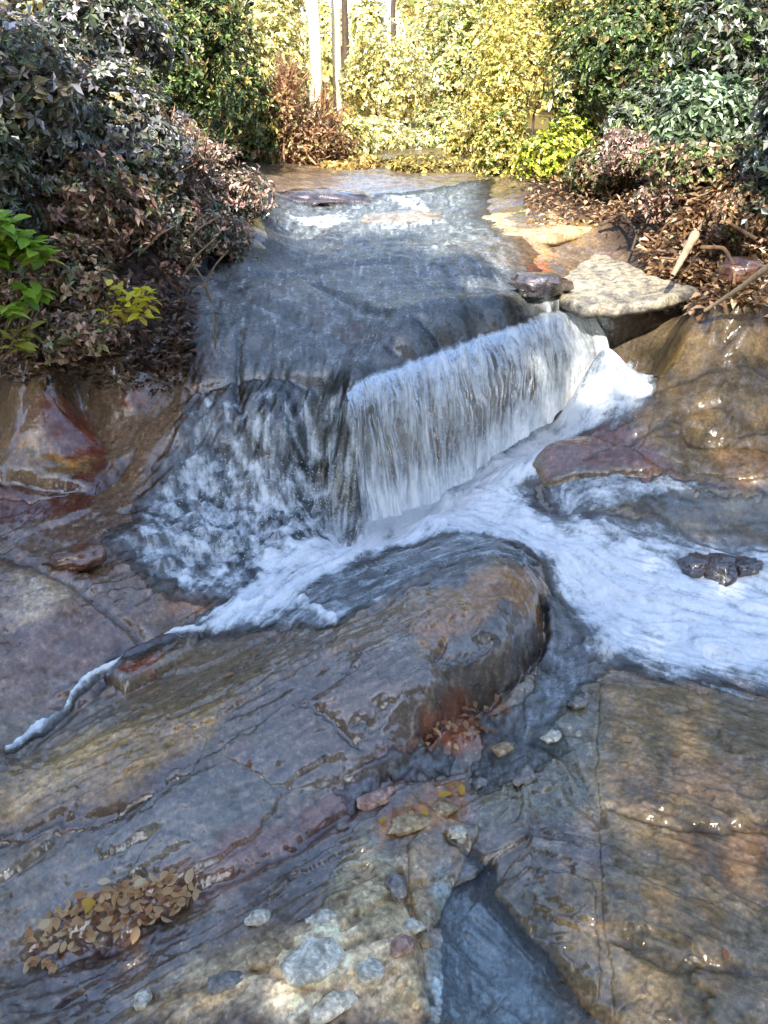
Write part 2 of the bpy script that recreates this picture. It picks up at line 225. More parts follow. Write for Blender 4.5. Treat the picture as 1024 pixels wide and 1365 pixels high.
# ------------------------------------------------------------------ colour of the stone, with some sky reflection and shade painted in
def c3(c): return np.array(lin(c))[None, None, :]
Q = fbm(SX * 3, SY * 3, 81, 5, .6)[..., None]; Q2 = fbm(SX * 9, SY * 9, 83, 4, .6)[..., None]
COL = c3((98, 86, 76)) * (1 - sstep(-.3, .4, Q)) + c3((122, 108, 90)) * sstep(-.3, .4, Q)
def paint(pts, c, k=1.0, soft=.08, mod=.35):
    global COL
    g_ = sum(c) / 3; c = tuple(v * .9 + g_ * .1 for v in c); c = (c[0] * 1.02, c[1] * .98, c[2] * .9); m = pmask(pts, soft)[..., None] * k * np.clip(1 - mod + mod * (1 + 1.6 * Q2), 0, 1); COL = COL * (1 - m) + c3(c) * m
PA = [  # outline, colour of the stone, its stain, or painted reflection and shade, strength, softness
 ([(230,430),(250,360),(380,340),(350,250),(650,235),(640,290),(740,330),(760,400),(560,480),(480,540),(300,560)], (98,104,112), .92, .15),
 ([(380,340),(480,330),(700,340),(700,390),(520,400)], (112,112,110), .5, .15),
 ([(600,320),(700,310),(740,340),(680,360),(620,340)], (170,130,78), .8, .06), ([(640,300),(800,290),(790,330),(700,320)], (128,112,72), .8, .06), ([(700,350),(735,350),(735,375),(700,372)], (172,100,48), .8, .03),
 ([(380,400),(500,470),(540,470),(470,420),(410,395)], (128,100,78), .7, .03),
 ([(500,380),(720,360),(730,400),(560,470),(480,500)], (66,72,80), .8, .08),
 ([(240,590),(300,530),(450,490),(480,600),(500,690),(330,780),(200,740)], (52,56,54), .9, .08),
 ([(-200,640),(-200,560),(0,530),(130,500),(300,450),(320,560),(230,600),(190,700),(330,800),(270,850),(100,920),(-200,1000)], (112,92,76), .9, .1),
 ([(-200,740),(0,690),(150,660),(180,720),(60,800),(-200,860)], (104,86,78), .7, .08),
 ([(0,810),(120,790),(180,870),(60,930),(0,940)], (112,84,76), .6, .1),
 ([(120,540),(230,500),(300,560),(230,620),(150,610)], (128,112,100), .6, .08),
 ([(-200,560),(0,530),(90,545),(130,620),(60,660),(-200,680)], (132,112,78), .8, .05), ([(-60,600),(60,600),(130,606),(90,622),(-60,616)], (180,136,48), .8, .02), ([(50,552),(110,548),(140,606),(100,612),(72,590)], (122,58,28), .9, .03),
 ([(-60,650),(60,660),(120,630),(140,600),(150,650),(100,690),(-60,700)], (92,44,28), .85, .03), ([(-60,620),(0,624),(60,640),(100,632),(90,655),(-60,660)], (112,96,72), .5, .03), ([(200,620),(270,640),(250,660),(190,660)], (104,80,48), .7, .03),
 ([(160,512),(186,520),(186,532),(165,530)], (150,76,36), .7, .02), ([(75,745),(130,735),(125,765),(80,775)], (96,44,30), .8, .02),
 ([(20,770),(90,755),(110,800),(50,830),(10,830)], (182,172,160), .6, .06), ([(230,760),(290,790),(280,830),(215,810)], (146,106,62), .8, .05),
 ([(140,880),(200,855),(270,850),(250,880),(180,915),(140,915)], (64,42,34), .9, .02), ([(150,900),(240,880),(220,905),(160,915)], (140,74,40), .7, .02),
 ([(-100,1100),(-100,1040),(0,1040),(100,980),(200,940),(300,920),(280,990),(150,1060),(60,1090)], (156,132,74), .75, .06), ([(0,1060),(60,1020),(150,975),(170,985),(80,1050),(10,1085)], (190,170,116), .6, .03),
 ([(-60,1120),(100,1085),(230,1050),(280,1010),(270,1040),(100,1120),(-60,1160)], (92,74,46), .8, .03), ([(150,940),(250,870),(400,860),(440,900),(300,940),(200,970)], (116,104,84), .7, .06),
 ([(-60,1240),(0,1150),(200,1080),(300,960),(420,870),(560,830),(640,870),(560,950),(420,1080),(250,1170),(100,1200)], (108,101,92), .85, .05),
 ([(60,1180),(200,1080),(330,1000),(420,1010),(350,1100),(220,1160)], (100,102,104), .7, .06),
 ([(380,900),(520,880),(570,950),(480,1030),(400,1020)], (104,92,86), .7, .06),
 ([(560,800),(720,775),(722,820),(640,850),(560,870),(530,840)], (150,118,70), .85, .03), ([(430,820),(560,790),(600,800),(540,850),(440,870)], (132,116,88), .7, .05), ([(590,860),(720,830),(700,890),(640,925),(600,910)], (88,88,88), .8, .03),
 ([(430,760),(620,715),(700,745),(720,770),(560,790),(430,840)], (74,76,70), .85, .04),
 ([(280,1130),(440,1060),(560,970),(570,1030),(440,1110),(300,1180),(60,1290),(30,1280)], (122,84,76), .7, .03), ([(560,940),(660,920),(700,960),(640,990),(570,1000)], (146,78,30), .75, .03), ([(500,1090),(610,1040),(620,1100),(500,1130)], (168,116,56), .8, .04),
 ([(0,1320),(120,1260),(300,1200),(420,1150),(460,1170),(300,1250),(150,1330),(0,1365)], (86,74,70), .8, .04),
 ([(150,1365),(250,1290),(420,1230),(560,1150),(580,1365)], (206,194,168), .85, .06), ([(350,1365),(400,1260),(470,1230),(480,1300),(420,1360)], (236,228,204), .85, .04), ([(150,1365),(200,1320),(300,1290),(290,1310),(200,1365)], (140,112,56), .7, .04),
 ([(470,1120),(540,1150),(540,1240),(480,1250),(430,1200)], (150,146,120), .7, .04),
 ([(540,1130),(620,1110),(640,1190),(580,1270),(560,1260)], (142,122,112), .7, .04), ([(590,1170),(640,1190),(700,1260),(760,1365),(570,1365)], (146,168,190), .92, .05),  # second patch: pool floor tinted blue to imitate the sky's reflection
 ([(640,960),(700,900),(790,900),(820,1000),(800,1080),(640,1100)], (108,106,84), .8, .06), ([(660,1190),(800,1160),(820,1365),(700,1260)], (96,90,66), .8, .05),
 ([(800,920),(1100,930),(1150,1400),(820,1400)], (116,102,78), .9, .04), ([(830,1030),(1000,1010),(1000,1090),(860,1080)], (134,112,96), .7, .08), ([(880,1110),(1100,1090),(1100,1190),(930,1170)], (104,76,46), .7, .06), ([(820,1180),(960,1180),(960,1330),(830,1330)], (128,108,72), .5, .1), ([(960,1250),(1100,1240),(1100,1365),(980,1365)], (126,114,104), .6, .06),
 ([(790,430),(930,420),(1100,440),(1100,640),(930,640),(840,610),(880,520)], (114,94,58), .9, .05), ([(840,530),(960,520),(960,590),(860,600)], (124,102,64), .6, .08), ([(950,600),(1100,590),(1100,650),(960,650)], (118,88,34), .8, .04), ([(700,590),(840,570),(900,630),(780,640),(720,650)], (122,86,78), .9, .04),
 ([(780,600),(860,600),(880,640),(800,640)], (104,62,42), .6, .04), ([(800,660),(1100,655),(1100,720),(850,700)], (110,100,58), .9, .03), ([(775,400),(960,392),(950,428),(800,442)], (44,34,26), .95, .03), ([(880,540),(760,420),(800,420),(900,500)], (84,74,56), .6, .05),  # third patch: shade of the gap under the ledge, painted into the colour
]
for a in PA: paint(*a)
soil = bankm[..., None]; COL = COL * (1 - soil * .92) + (c3((62, 48, 36)) * (.8 + .6 * Q2)) * soil * .92
for f_, sd_, lo_, hi_, k_, c_ in ((5, 201, .1, .5, .45, (134, 104, 74)), (7, 203, .15, .55, .4, (92, 90, 88)), (11, 205, .15, .6, .45, (124, 112, 84)), (17, 207, .15, .6, .4, (72, 64, 60)), (23, 209, .2, .6, .4, (156, 138, 112)), (9, 211, .3, .7, .45, (138, 86, 56)), (31, 213, .2, .7, .35, (168, 154, 136))):
    m_ = sstep(lo_, hi_, fbm(SX * f_ + .8 * g_co * .3, SY * f_, sd_, 4, .65))[..., None] * k_ * (1 - soil); COL = COL * (1 - m_) + c3(c_) * m_
speck = (sstep(.42, .75, gn(SX * 38, SY * 38, 91) * .7 + gn(SX * 90, SY * 90, 92) * .5) * (1 - bankm))[..., None]
sp_k = .18 + .5 * pmask([(150,1400),(250,1230),(430,1170),(560,960),(760,880),(800,1000),(640,1100),(590,1400)], .08) + .3 * pmask([(100,540),(220,480),(310,560),(180,700),(330,800),(200,850),(0,850),(0,760)], .1)
COL = COL * (1 - speck * sp_k[..., None] * .7) + c3((206, 192, 160)) * speck * sp_k[..., None] * .7
COL = COL * np.array([1.0, .98, .94])[None, None, :]
COL = 1.5 * np.clip(COL, .001, 1) ** 1.24
dk = (sstep(.35, .8, -gn(SX * 30, SY * 30, 95) + .3 * g_co * .3) * .45)[..., None]; COL = COL * (1 - dk * (1 - soil))
tone = 1 + .10 * gn(SX * 55, SY * 55, 21) + .07 * g_co + .07 * g_fi + .28 * fbm(SX * 7, SY * 7, 17, 5, .7) + .22 * gn(SX * 34, SY * 34, 19); COL = COL * np.clip(tone, .45, 1.7)[..., None]
COL = COL * (1 - .35 * crack[..., None])
COL = np.clip(COL * 1.0, .004, .9)
WET = np.clip(.74 + .35 * fbm(SX * 3.3, SY * 3.3, 101, 3) - .9 * bankm, 0, 1)
for pts, k in [([(230,430),(250,350),(350,250),(650,235),(740,330),(760,400),(560,480),(300,560)], 1), ([(0,1260),(200,1080),(300,960),(420,870),(620,850),(560,950),(420,1080),(250,1170)], .95), ([(590,1170),(640,1190),(700,1260),(780,1400),(570,1400)], 1),
               ([(200,740),(240,590),(480,480),(500,690)], 1), ([(800,920),(1100,930),(1150,1400),(820,1400)], .45), ([(790,430),(1100,420),(1100,640),(900,640)], .4), ([(200,1400),(250,1290),(560,1150),(590,1400)], .25)]:
    m = pmask(pts, .1); WET = WET * (1 - m) + m * k

# ------------------------------------------------------------------ materials
def nodes(name):
    m = bpy.data.materials.new(name); m.use_nodes = True; nt = m.node_tree; return m, nt, nt.nodes, nt.links, nt.nodes['Principled BSDF']
def nd(nt, t, **k):
    x = nt.nodes.new(t)
    for a, v in k.items():
        if isinstance(v, (int, float, tuple)) and a[0] == '_': x.inputs[a[1:].replace('_', ' ')].default_value = v
        else: setattr(x, a, v)
    return x
def math_(nt, op, a, b=None, c=None, clamp=False):
    x = nt.nodes.new('ShaderNodeMath'); x.operation = op; x.use_clamp = clamp
    for i, v in enumerate((a, b, c)):
        if v is None: continue
        if isinstance(v, (int, float)): x.inputs[i].default_value = v
        else: nt.links.new(v, x.inputs[i])
    return x.outputs[0]
def maprange(nt, v, a, b, c, d, smooth=False):
    x = nt.nodes.new('ShaderNodeMapRange'); nt.links.new(v, x.inputs[0])
    if smooth: x.interpolation_type = 'SMOOTHSTEP'
    for i, q in enumerate((a, b, c, d)): x.inputs[i + 1].default_value = q
    return x.outputs[0]
def noise(nt, scale, detail=4, rough=.6, vec=None, dist=0):
    x = nt.nodes.new('ShaderNodeTexNoise'); x.inputs['Scale'].default_value = scale; x.inputs['Detail'].default_value = detail; x.inputs['Roughness'].default_value = rough; x.inputs['Distortion'].default_value = dist
    if vec is not None: nt.links.new(vec, x.inputs['Vector'])
    return x.outputs['Fac']
def scaled(nt, v, colr):
    x = nt.nodes.new('ShaderNodeVectorMath'); x.operation = 'SCALE'; nt.links.new(colr, x.inputs[0]); nt.links.new(v, x.inputs['Scale']); return x.outputs[0]
def bump(nt, h, strength, dist, normal=None):
    x = nt.nodes.new('ShaderNodeBump'); x.inputs['Strength'].default_value = strength; x.inputs['Distance'].default_value = dist; nt.links.new(h, x.inputs['Height'])
    if normal is not None: nt.links.new(normal, x.inputs['Normal'])
    return x.outputs[0]

def rock_material(name, attr=True, base=(100, 90, 80), base2=(150, 135, 110), wet=.5):
    m, nt, N, L, P = nodes(name)
    pos = N.new('ShaderNodeNewGeometry').outputs['Position'] if attr else nd(nt, 'ShaderNodeTexCoord').outputs['Object']
    nf = noise(nt, 55, 6, .7, pos); nm = noise(nt, 14, 5, .65, pos, .4); nf2 = noise(nt, 160, 3, .6, pos)
    if attr:
        c = nd(nt, 'ShaderNodeAttribute', attribute_name='Col').outputs['Color']; w = nd(nt, 'ShaderNodeAttribute', attribute_name='wet').outputs['Fac']
    else:
        cr = nd(nt, 'ShaderNodeMix', data_type='RGBA'); cr.inputs[6].default_value = (*lin(base), 1); cr.inputs[7].default_value = (*lin(base2), 1); L.new(maprange(nt, nm, .35, .65, 0, 1), cr.inputs[0]); c = cr.outputs[2]
        v = N.new('ShaderNodeValue'); v.outputs[0].default_value = wet; w = v.outputs[0]
    k = math_(nt, 'MULTIPLY', maprange(nt, nf, .25, .75, .55, 1.5), maprange(nt, nm, .3, .7, .75, 1.28))
    c = scaled(nt, k, c)
    # grains of pale and dark mineral
    vo = nd(nt, 'ShaderNodeTexVoronoi', _Scale=95.0); L.new(pos, vo.inputs['Vector'])
    gk = maprange(nt, vo.outputs['Color'], .0, 1.0, .78, 1.25); sp = N.new('ShaderNodeSeparateColor'); L.new(vo.outputs['Color'], sp.inputs[0]); gk = maprange(nt, sp.outputs[0], 0, 1, .74, 1.28)
    c = scaled(nt, gk, c); L.new(c, P.inputs['Base Color'])
    wn_ = math_(nt, 'ADD', w, maprange(nt, nm, .3, .7, -.3, .3), clamp=True)
    L.new(maprange(nt, wn_, .1, .9, .6, .22), P.inputs['Roughness'])
    P.inputs['Specular IOR Level'].default_value = .5
    L.new(maprange(nt, wn_, .3, .9, 0, 1), P.inputs['Coat Weight']); P.inputs['Coat Roughness'].default_value = .12; P.inputs['Coat IOR'].default_value = 1.85
    b = bump(nt, nm, .35, .010); b = bump(nt, nf, .6, .006, b); b2 = bump(nt, nf2, .3, .0015, b); big = noise(nt, 5, 3, .5, pos, .3); L.new(b2, P.inputs['Normal'])
    rip = noise(nt, 18, 3, .5, pos); L.new(bump(nt, rip, .4, .012, bump(nt, big, .4, .03)), P.inputs['Coat Normal'])
    return m
M_ROCK = rock_material('wet_bedrock')

def water_material(name, uv=False):
    m, nt, N, L, P = nodes(name); N.remove(P)
    pos = N.new('ShaderNodeNewGeometry').outputs['Position']
    f = nd(nt, 'ShaderNodeAttribute', attribute_name='foam').outputs['Fac']
    if uv:
        t = nd(nt, 'ShaderNodeTexCoord').outputs['UV']; mp = nd(nt, 'ShaderNodeMapping'); mp.inputs['Scale'].default_value = (46, 4.0, 1); L.new(t, mp.inputs[0])
        n1 = noise(nt, 1, 6, .65, mp.outputs[0], .3); mp2 = nd(nt, 'ShaderNodeMapping'); mp2.inputs['Scale'].default_value = (26, 8, 1); L.new(t, mp2.inputs[0]); n2 = noise(nt, 1, 5, .7, mp2.outputs[0], .5)
        nn = math_(nt, 'ADD', math_(nt, 'MULTIPLY', n1, .6), math_(nt, 'MULTIPLY', n2, .4))
    else:
        n1 = noise(nt, 45, 6, .7, pos, .6); n2 = noise(nt, 11, 4, .6, pos, .5)
        nn = math_(nt, 'ADD', math_(nt, 'MULTIPLY', n1, .55), math_(nt, 'MULTIPLY', n2, .45))
    F = math_(nt, 'ADD', f, math_(nt, 'MULTIPLY', math_(nt, 'SUBTRACT', nn, .5), 1.25 if uv else maprange(nt, f, .2, .55, .3, 1.3)))
    Fm = maprange(nt, F, .12, .85, 0, 1, True)
    hb = bump(nt, nn, .5, .02)
    rip = noise(nt, 40, 4, .6, pos, .3); hb = bump(nt, rip, .5, .012, hb)
    foam = N.new('ShaderNodeBsdfPrincipled'); foam.inputs['Roughness'].default_value = .35
    cm = nd(nt, 'ShaderNodeMix', data_type='RGBA'); cm.inputs[6].default_value = (.42, .49, .53, 1); cm.inputs[7].default_value = (.88, .90, .91, 1); L.new(maprange(nt, F, .25, 1.0, 0, 1), cm.inputs[0]); L.new(cm.outputs[2], foam.inputs['Base Color'])
    L.new(hb, foam.inputs['Normal'])
    tr = nd(nt, 'ShaderNodeBsdfTransparent'); tr.inputs[0].default_value = (.92, .95, .96, 1)
    gl = nd(nt, 'ShaderNodeBsdfGlossy'); gl.inputs['Roughness'].default_value = .16; L.new(hb, gl.inputs['Normal'])
    fr = nd(nt, 'ShaderNodeFresnel'); fr.inputs[0].default_value = 1.6; L.new(hb, fr.inputs['Normal'])
    mx = N.new('ShaderNodeMixShader'); L.new(fr.outputs[0], mx.inputs[0]); L.new(tr.outputs[0], mx.inputs[1]); L.new(gl.outputs[0], mx.inputs[2])
    mf = N.new('ShaderNodeMixShader'); L.new(Fm, mf.inputs[0]); L.new(mx.outputs[0], mf.inputs[1]); L.new(foam.outputs[0], mf.inputs[2])
    L.new(mf.outputs[0], N['Material Output'].inputs[0]); return m
M_WATER = water_material('running_water'); M_FALL = water_material('falling_water', True)

def leaf_material(name, rough=.4, trans=.3):
    m, nt, N, L, P = nodes(name)
    c = nd(nt, 'ShaderNodeAttribute', attribute_name='Col').outputs['Color']; L.new(c, P.inputs['Base Color']); P.inputs['Roughness'].default_value = rough
    t = N.new('ShaderNodeBsdfTranslucent'); L.new(c, t.inputs[0]); mx = N.new('ShaderNodeMixShader'); mx.inputs[0].default_value = trans
    L.new(P.outputs[0], mx.inputs[1]); L.new(t.outputs[0], mx.inputs[2]); L.new(mx.outputs[0], N['Material Output'].inputs[0]); return m
M_GLOSSY = leaf_material('glossy_leaf', .3, .15); M_LEAF = leaf_material('thin_leaf', .5, .4)
def bark_material(name, a, b, sc=9):
    m, nt, N, L, P = nodes(name); o = nd(nt, 'ShaderNodeTexCoord').outputs['Object']; mp = nd(nt, 'ShaderNodeMapping'); mp.inputs['Scale'].default_value = (3, 3, .6); L.new(o, mp.inputs[0])
    nf = noise(nt, sc, 6, .7, mp.outputs[0], .5); cr = nd(nt, 'ShaderNodeMix', data_type='RGBA'); cr.inputs[6].default_value = (*lin(a), 1); cr.inputs[7].default_value = (*lin(b), 1)
    L.new(maprange(nt, nf, .35, .65, 0, 1), cr.inputs[0]); L.new(cr.outputs[2], P.inputs['Base Color']); P.inputs['Roughness'].default_value = .85; L.new(bump(nt, nf, .6, .01), P.inputs['Normal']); return m
M_BARK = bark_material('dark_bark', (58, 46, 38), (96, 80, 66)); M_PALE = bark_material('pale_bark', (190, 178, 150), (232, 224, 200), 3); M_STICK = bark_material('bleached_stick', (150, 126, 98), (192, 170, 140)); M_ROOT = bark_material('root_bark', (92, 66, 46), (140, 108, 78))

# ------------------------------------------------------------------ object helpers
def tag(o, label=None, cat=None, group=None, kind=None):
    if label: o['label'] = label
    if cat: o['category'] = cat
    if group: o['group'] = group
    if kind: o['kind'] = kind
    return o
def link(name, me, parent=None, mat=None):
    o = bpy.data.objects.new(name, me); col.objects.link(o)
    if mat: me.materials.append(mat)
    if parent: o.parent = parent
    return o
def empty(name, loc, label, cat, group=None, kind=None):
    o = bpy.data.objects.new(name, None); col.objects.link(o); o.location = loc; o.empty_display_size = .1; return tag(o, label, cat, group, kind)
def np_mesh(name, V, F, smooth=True, attrs=None, cols=None, uv=None):
    me = bpy.data.meshes.new(name); V = np.asarray(V, np.float32); F = np.asarray(F, np.int32); k = F.shape[1]
    me.vertices.add(len(V)); me.vertices.foreach_set('co', V.ravel()); me.loops.add(F.size); me.loops.foreach_set('vertex_index', F.ravel())
    me.polygons.add(len(F)); me.polygons.foreach_set('loop_start', np.arange(0, F.size, k, dtype=np.int32)); me.polygons.foreach_set('loop_total', np.full(len(F), k, np.int32))
    me.polygons.foreach_set('use_smooth', np.full(len(F), smooth)); me.update(calc_edges=True)
    if cols is not None:
        a = me.color_attributes.new('Col', 'FLOAT_COLOR', 'POINT'); a.data.foreach_set('color', np.c_[cols, np.ones(len(cols))].astype(np.float32).ravel())
    for nm, v in (attrs or {}).items():
        a = me.attributes.new(nm, 'FLOAT', 'POINT'); a.data.foreach_set('value', np.asarray(v, np.float32).ravel())
    if uv is not None:
        l = me.uv_layers.new(name='UVMap'); l.data.foreach_set('uv', np.asarray(uv, np.float32)[F.ravel()].ravel())
    return me
def grid_faces(H, W, mask=None):
    i = np.arange(H * W).reshape(H, W); F = np.stack([i[:-1, :-1], i[:-1, 1:], i[1:, 1:], i[1:, :-1]], -1)
    return F.reshape(-1, 4) if mask is None else F[mask]
def compact(V, F, *arrs):
    u, inv = np.unique(F, return_inverse=True); return (V[u], inv.reshape(F.shape)) + tuple(a[u] for a in arrs)
def cellmask(m): return m[:-1, :-1] | m[:-1, 1:] | m[1:, 1:] | m[1:, :-1]

# ------------------------------------------------------------------ bed rock (structure) and the rocks lying on it or standing out of it
SZ = GZ[RI0:RI1, TI0:TI1]
ROCKS = []     # outline, rim width, lift, name, label, category, colour factor
def rockdef(pts, rim, lift, name, label, cat='rock', group=None): ROCKS.append((pts, rim, lift, name, label, cat, group))
rockdef([(300,960),(360,900),(430,850),(520,790),(620,740),(700,752),(728,790),(722,850),(690,888),(640,930),(575,965),(520,1010),(440,1050),(360,1050),(300,1010)], .12, .012, 'boulder', 'big smooth domed rock in mid stream, tan stained on top, grey below')
rockdef([(800,912),(900,918),(1060,935),(1150,1000),(1200,1420),(830,1420),(800,1200),(795,1000)], .06, .012, 'rock_slab', 'broad flat brown rock slab at the lower right below the foaming water', 'rock slab')
rockdef([(795,440),(900,425),(1010,440),(1120,470),(1120,640),(1020,640),(930,632),(850,600),(880,530),(860,490)], .07, .012, 'rock_slab', 'sloping olive brown rock slab rising on the right bank beside the white channel', 'rock slab')
rockdef([(-160,560),(-20,540),(80,545),(130,575),(150,615),(120,660),(40,668),(-160,650)], .06, .012, 'rock_slab', 'ochre and rust stained rock slab on the left under the dark bushes', 'rock slab')
rockdef([(705,625),(745,598),(800,590),(850,605),(890,635),(800,642),(730,655)], .05, .05, 'rock', 'reddish pink low rock at the foot of the olive slab beside the foam')
rockdef([(138,905),(170,872),(225,852),(268,850),(262,875),(215,900),(165,925)], .04, .05, 'rock', 'long dark brown rock along the narrow white trickle on the left')
rockdef([(160,1400),(240,1310),(350,1260),(430,1200),(500,1150),(545,1165),(560,1240),(565,1290),(520,1340),(470,1400)], .05, .014, 'rock_slab', 'rough pale speckled rock slab at the bottom centre', 'rock slab')
rockdef([(575,1080),(640,1105),(610,1175),(570,1250),(548,1200),(545,1130)], .03, .02, 'rock_slab', 'small pinkish grey slab beside the blue pool at the bottom centre', 'rock slab')
rockdef([(650,1185),(720,1150),(790,1180),(800,1260),(800,1330),(740,1290),(690,1240)], .04, .02, 'rock_slab', 'olive grooved slab between the blue pool and the flat brown slab', 'rock slab')
rockdef([(-60,1120),(20,1060),(120,985),(220,950),(275,985),(260,1030),(150,1085),(40,1125)], .05, .014, 'rock_slab', 'yellow ochre streaked slab at the left edge below the trickle', 'rock slab')
TOP = np.full(SX.shape, -9.0); GZd = GZ.copy(); below = np.zeros(SX.shape)
built = []
for pts, rim, lift, name, label, cat, group in ROCKS:
    d = pmask(pts, 0, .25); t = np.clip(d / rim, -1, 1)
    prof = np.where(t > 0, np.sqrt(np.clip(1 - (1 - t) ** 2, 0, 1)), t * 2.5)
    z = SZ + DZ + lift * prof + np.where(d < 0, d * 2, 0)
    m = cellmask(d > -.035); F = grid_faces(*SX.shape, m); V = np.stack([SX, SY, z], -1).reshape(-1, 3)
    jit = np.array([1 + .06 * random.uniform(-1, 1) for _ in range(3)])
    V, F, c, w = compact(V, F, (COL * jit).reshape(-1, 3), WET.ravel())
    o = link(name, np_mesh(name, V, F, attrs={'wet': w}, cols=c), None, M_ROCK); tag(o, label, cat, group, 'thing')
    below = np.maximum(below, sstep(.01, .06, d)); TOP = np.where(d > 0, np.maximum(TOP, z), TOP)
Zb = SZ + DZ - .05 * below
GZd[RI0:RI1, TI0:TI1] = Zb
far = ~dense
GZd[far] += (.08 * fbm(GX[far] * .7, GY[far] * .7, 3, 4) * sstep(10, 16, RR[far]))
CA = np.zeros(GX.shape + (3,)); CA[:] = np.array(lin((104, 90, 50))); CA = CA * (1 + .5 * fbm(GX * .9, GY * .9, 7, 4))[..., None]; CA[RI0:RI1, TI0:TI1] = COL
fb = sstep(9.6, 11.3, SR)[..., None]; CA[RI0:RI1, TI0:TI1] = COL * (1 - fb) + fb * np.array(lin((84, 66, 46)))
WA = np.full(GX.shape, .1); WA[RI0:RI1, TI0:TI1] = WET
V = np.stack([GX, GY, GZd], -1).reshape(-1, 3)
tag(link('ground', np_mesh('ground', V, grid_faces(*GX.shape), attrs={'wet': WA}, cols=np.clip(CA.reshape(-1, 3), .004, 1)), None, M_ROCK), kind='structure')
SURF = GZd.copy(); SURF[RI0:RI1, TI0:TI1] = np.maximum(Zb, TOP)
def surf(x, y):                      # height of the finished bed near a point
    r = math.hypot(x, y); t = math.atan2(x, y); i = int(np.clip(np.searchsorted(rr, r), 1, len(rr) - 1)); j = int(np.clip(np.searchsorted(th, t), 1, len(th) - 1)); return float(SURF[i, j])

# ------------------------------------------------------------------ running water
FO = [([(430,712),(480,680),(540,655),(610,635),(610,700),(520,722),(440,740)], .95, .06), ([(290,850),(265,838),(300,805),(340,748),(430,712),(520,690),(560,662),(640,622),(700,570),(780,505),(868,512),(850,545),(780,568),(720,612),(690,650),(705,690),(790,715),(880,738),(1130,790),(1130,880),(930,905),(850,892),(800,872),(765,800),(722,742),(600,712),(520,735),(430,772),(370,830)], .86, .09),
 ([(700,690),(1150,745),(1150,915),(900,908),(800,885),(740,760)], .60, .1),
 ([(765,430),(800,448),(835,485),(874,514),(845,552),(765,588),(705,645),(600,680),(520,690),(560,655),(640,612),(700,572),(745,540),(790,500),(775,460)], .82, .07), ([(300,830),(340,760),(440,725),(560,700),(640,690),(700,720),(560,712),(440,760),(350,820)], .84, .07), ([(620,640),(700,580),(790,520),(850,520),(760,565),(690,640),(720,700),(800,760),(840,860),(780,830),(720,740),(560,700)], .84, .08),
 ([(160,725),(235,600),(330,600),(480,640),(520,690),(400,730),(320,800),(230,790)], .62, .12), ([(240,600),(340,640),(430,690),(380,730),(300,700)], .62, .06),
 ([(230,600),(270,535),(450,510),(485,600),(500,690),(400,700)], .48, .08),
 ([(360,840),(430,770),(620,712),(715,750),(700,785),(560,780),(440,840)], .40, .04), ([(350,800),(420,795),(455,830),(440,840),(410,815),(350,830)], .75, .02),
 ([(380,285),(472,282),(470,302),(395,306)], .58, .12), ([(505,260),(560,262),(595,290),(570,292),(520,274)], .52, .12), ([(480,300),(590,285),(610,300),(500,310)], .46, .12), ([(520,330),(620,325),(600,340)], .42, .1),
 ([(350,255),(650,240),(640,290),(700,330),(720,400),(560,480),(470,540),(280,500),(240,430),(240,350),(370,345)], .33, .22), ([(250,352),(380,352),(330,372),(290,410),(255,400)], .34, .15), ([(270,450),(310,450),(310,520),(280,520)], .32, .03), ([(350,410),(460,410),(470,460),(380,460)], .3, .05),  # upper sheet: faint foam, film density raised to imitate blue sky reflection
 ([(712,395),(745,402),(782,420),(775,440),(735,438)], .85, .03),
 ([(720,655),(790,640),(900,642),(960,650),(850,668),(740,692)], .5, .03), ([(840,665),(1060,660),(1060,715),(900,705)], .30, .04),
 ([(535,1000),(600,1005),(590,1030),(520,1035),(450,1080),(450,1060)], .34, .04), ([(600,1130),(640,1130),(640,1170),(600,1180)], .3, .03),
 ([(735,790),(790,860),(800,900),(740,960),(660,1010),(640,1000),(710,930)], .36, .04), ([(640,960),(720,930),(760,1000),(640,1060)], .28, .04), ([(940,915),(1024,940),(1130,990),(1024,955)], .5, .01)]
FD = np.zeros(SX.shape)
for pts, k, s in FO: FD = np.maximum(FD, k * pmask(pts, s))
POOL = pmask([(570,1400),(585,1200),(600,1150),(640,1180),(700,1255),(800,1400)], .02)
FD = FD * sstep(12, 10, SR)
tl_ = lmask([(290,838),(235,850),(195,868),(150,890),(115,915),(85,945),(45,975),(10,1000)], .017); FD = np.maximum(FD, .9 * tl_ * sstep(-.35, .25, fbm(SX * 7, SY * 7, 191, 3) + .25)); 
rf = pmask([(150,730),(230,590),(270,530),(460,505),(490,600),(510,690),(400,730),(320,800),(230,790)], .1)
foam = FD - .12 * rf + rf * (.75 * fbm(SX * 13 + .5 * f_fi * .1, SY * 13, 137, 5, .65)) + np.where(FD > .02, (.09 - .07 * rf) * f_co + .04 * f_fi + .34 * fbm(SX * 8, SY * 8, 135, 5, .6), 0) * (.25 + .75 * sstep(.25, .55, FD)) * (1 - .5 * sstep(.8, 1, FD))
deep = sstep(.3, .75, FD)
wz = Zb + .004 + .008 * sstep(.05, .3, FD) + .014 * deep + (.004 + .013 * deep) * (f_co * .22 * (1 - rf) + fbm(SX * 7, SY * 7, 131, 4) * .9) * sstep(.05, .5, FD) - .03 * (1 - sstep(0, .12, FD))
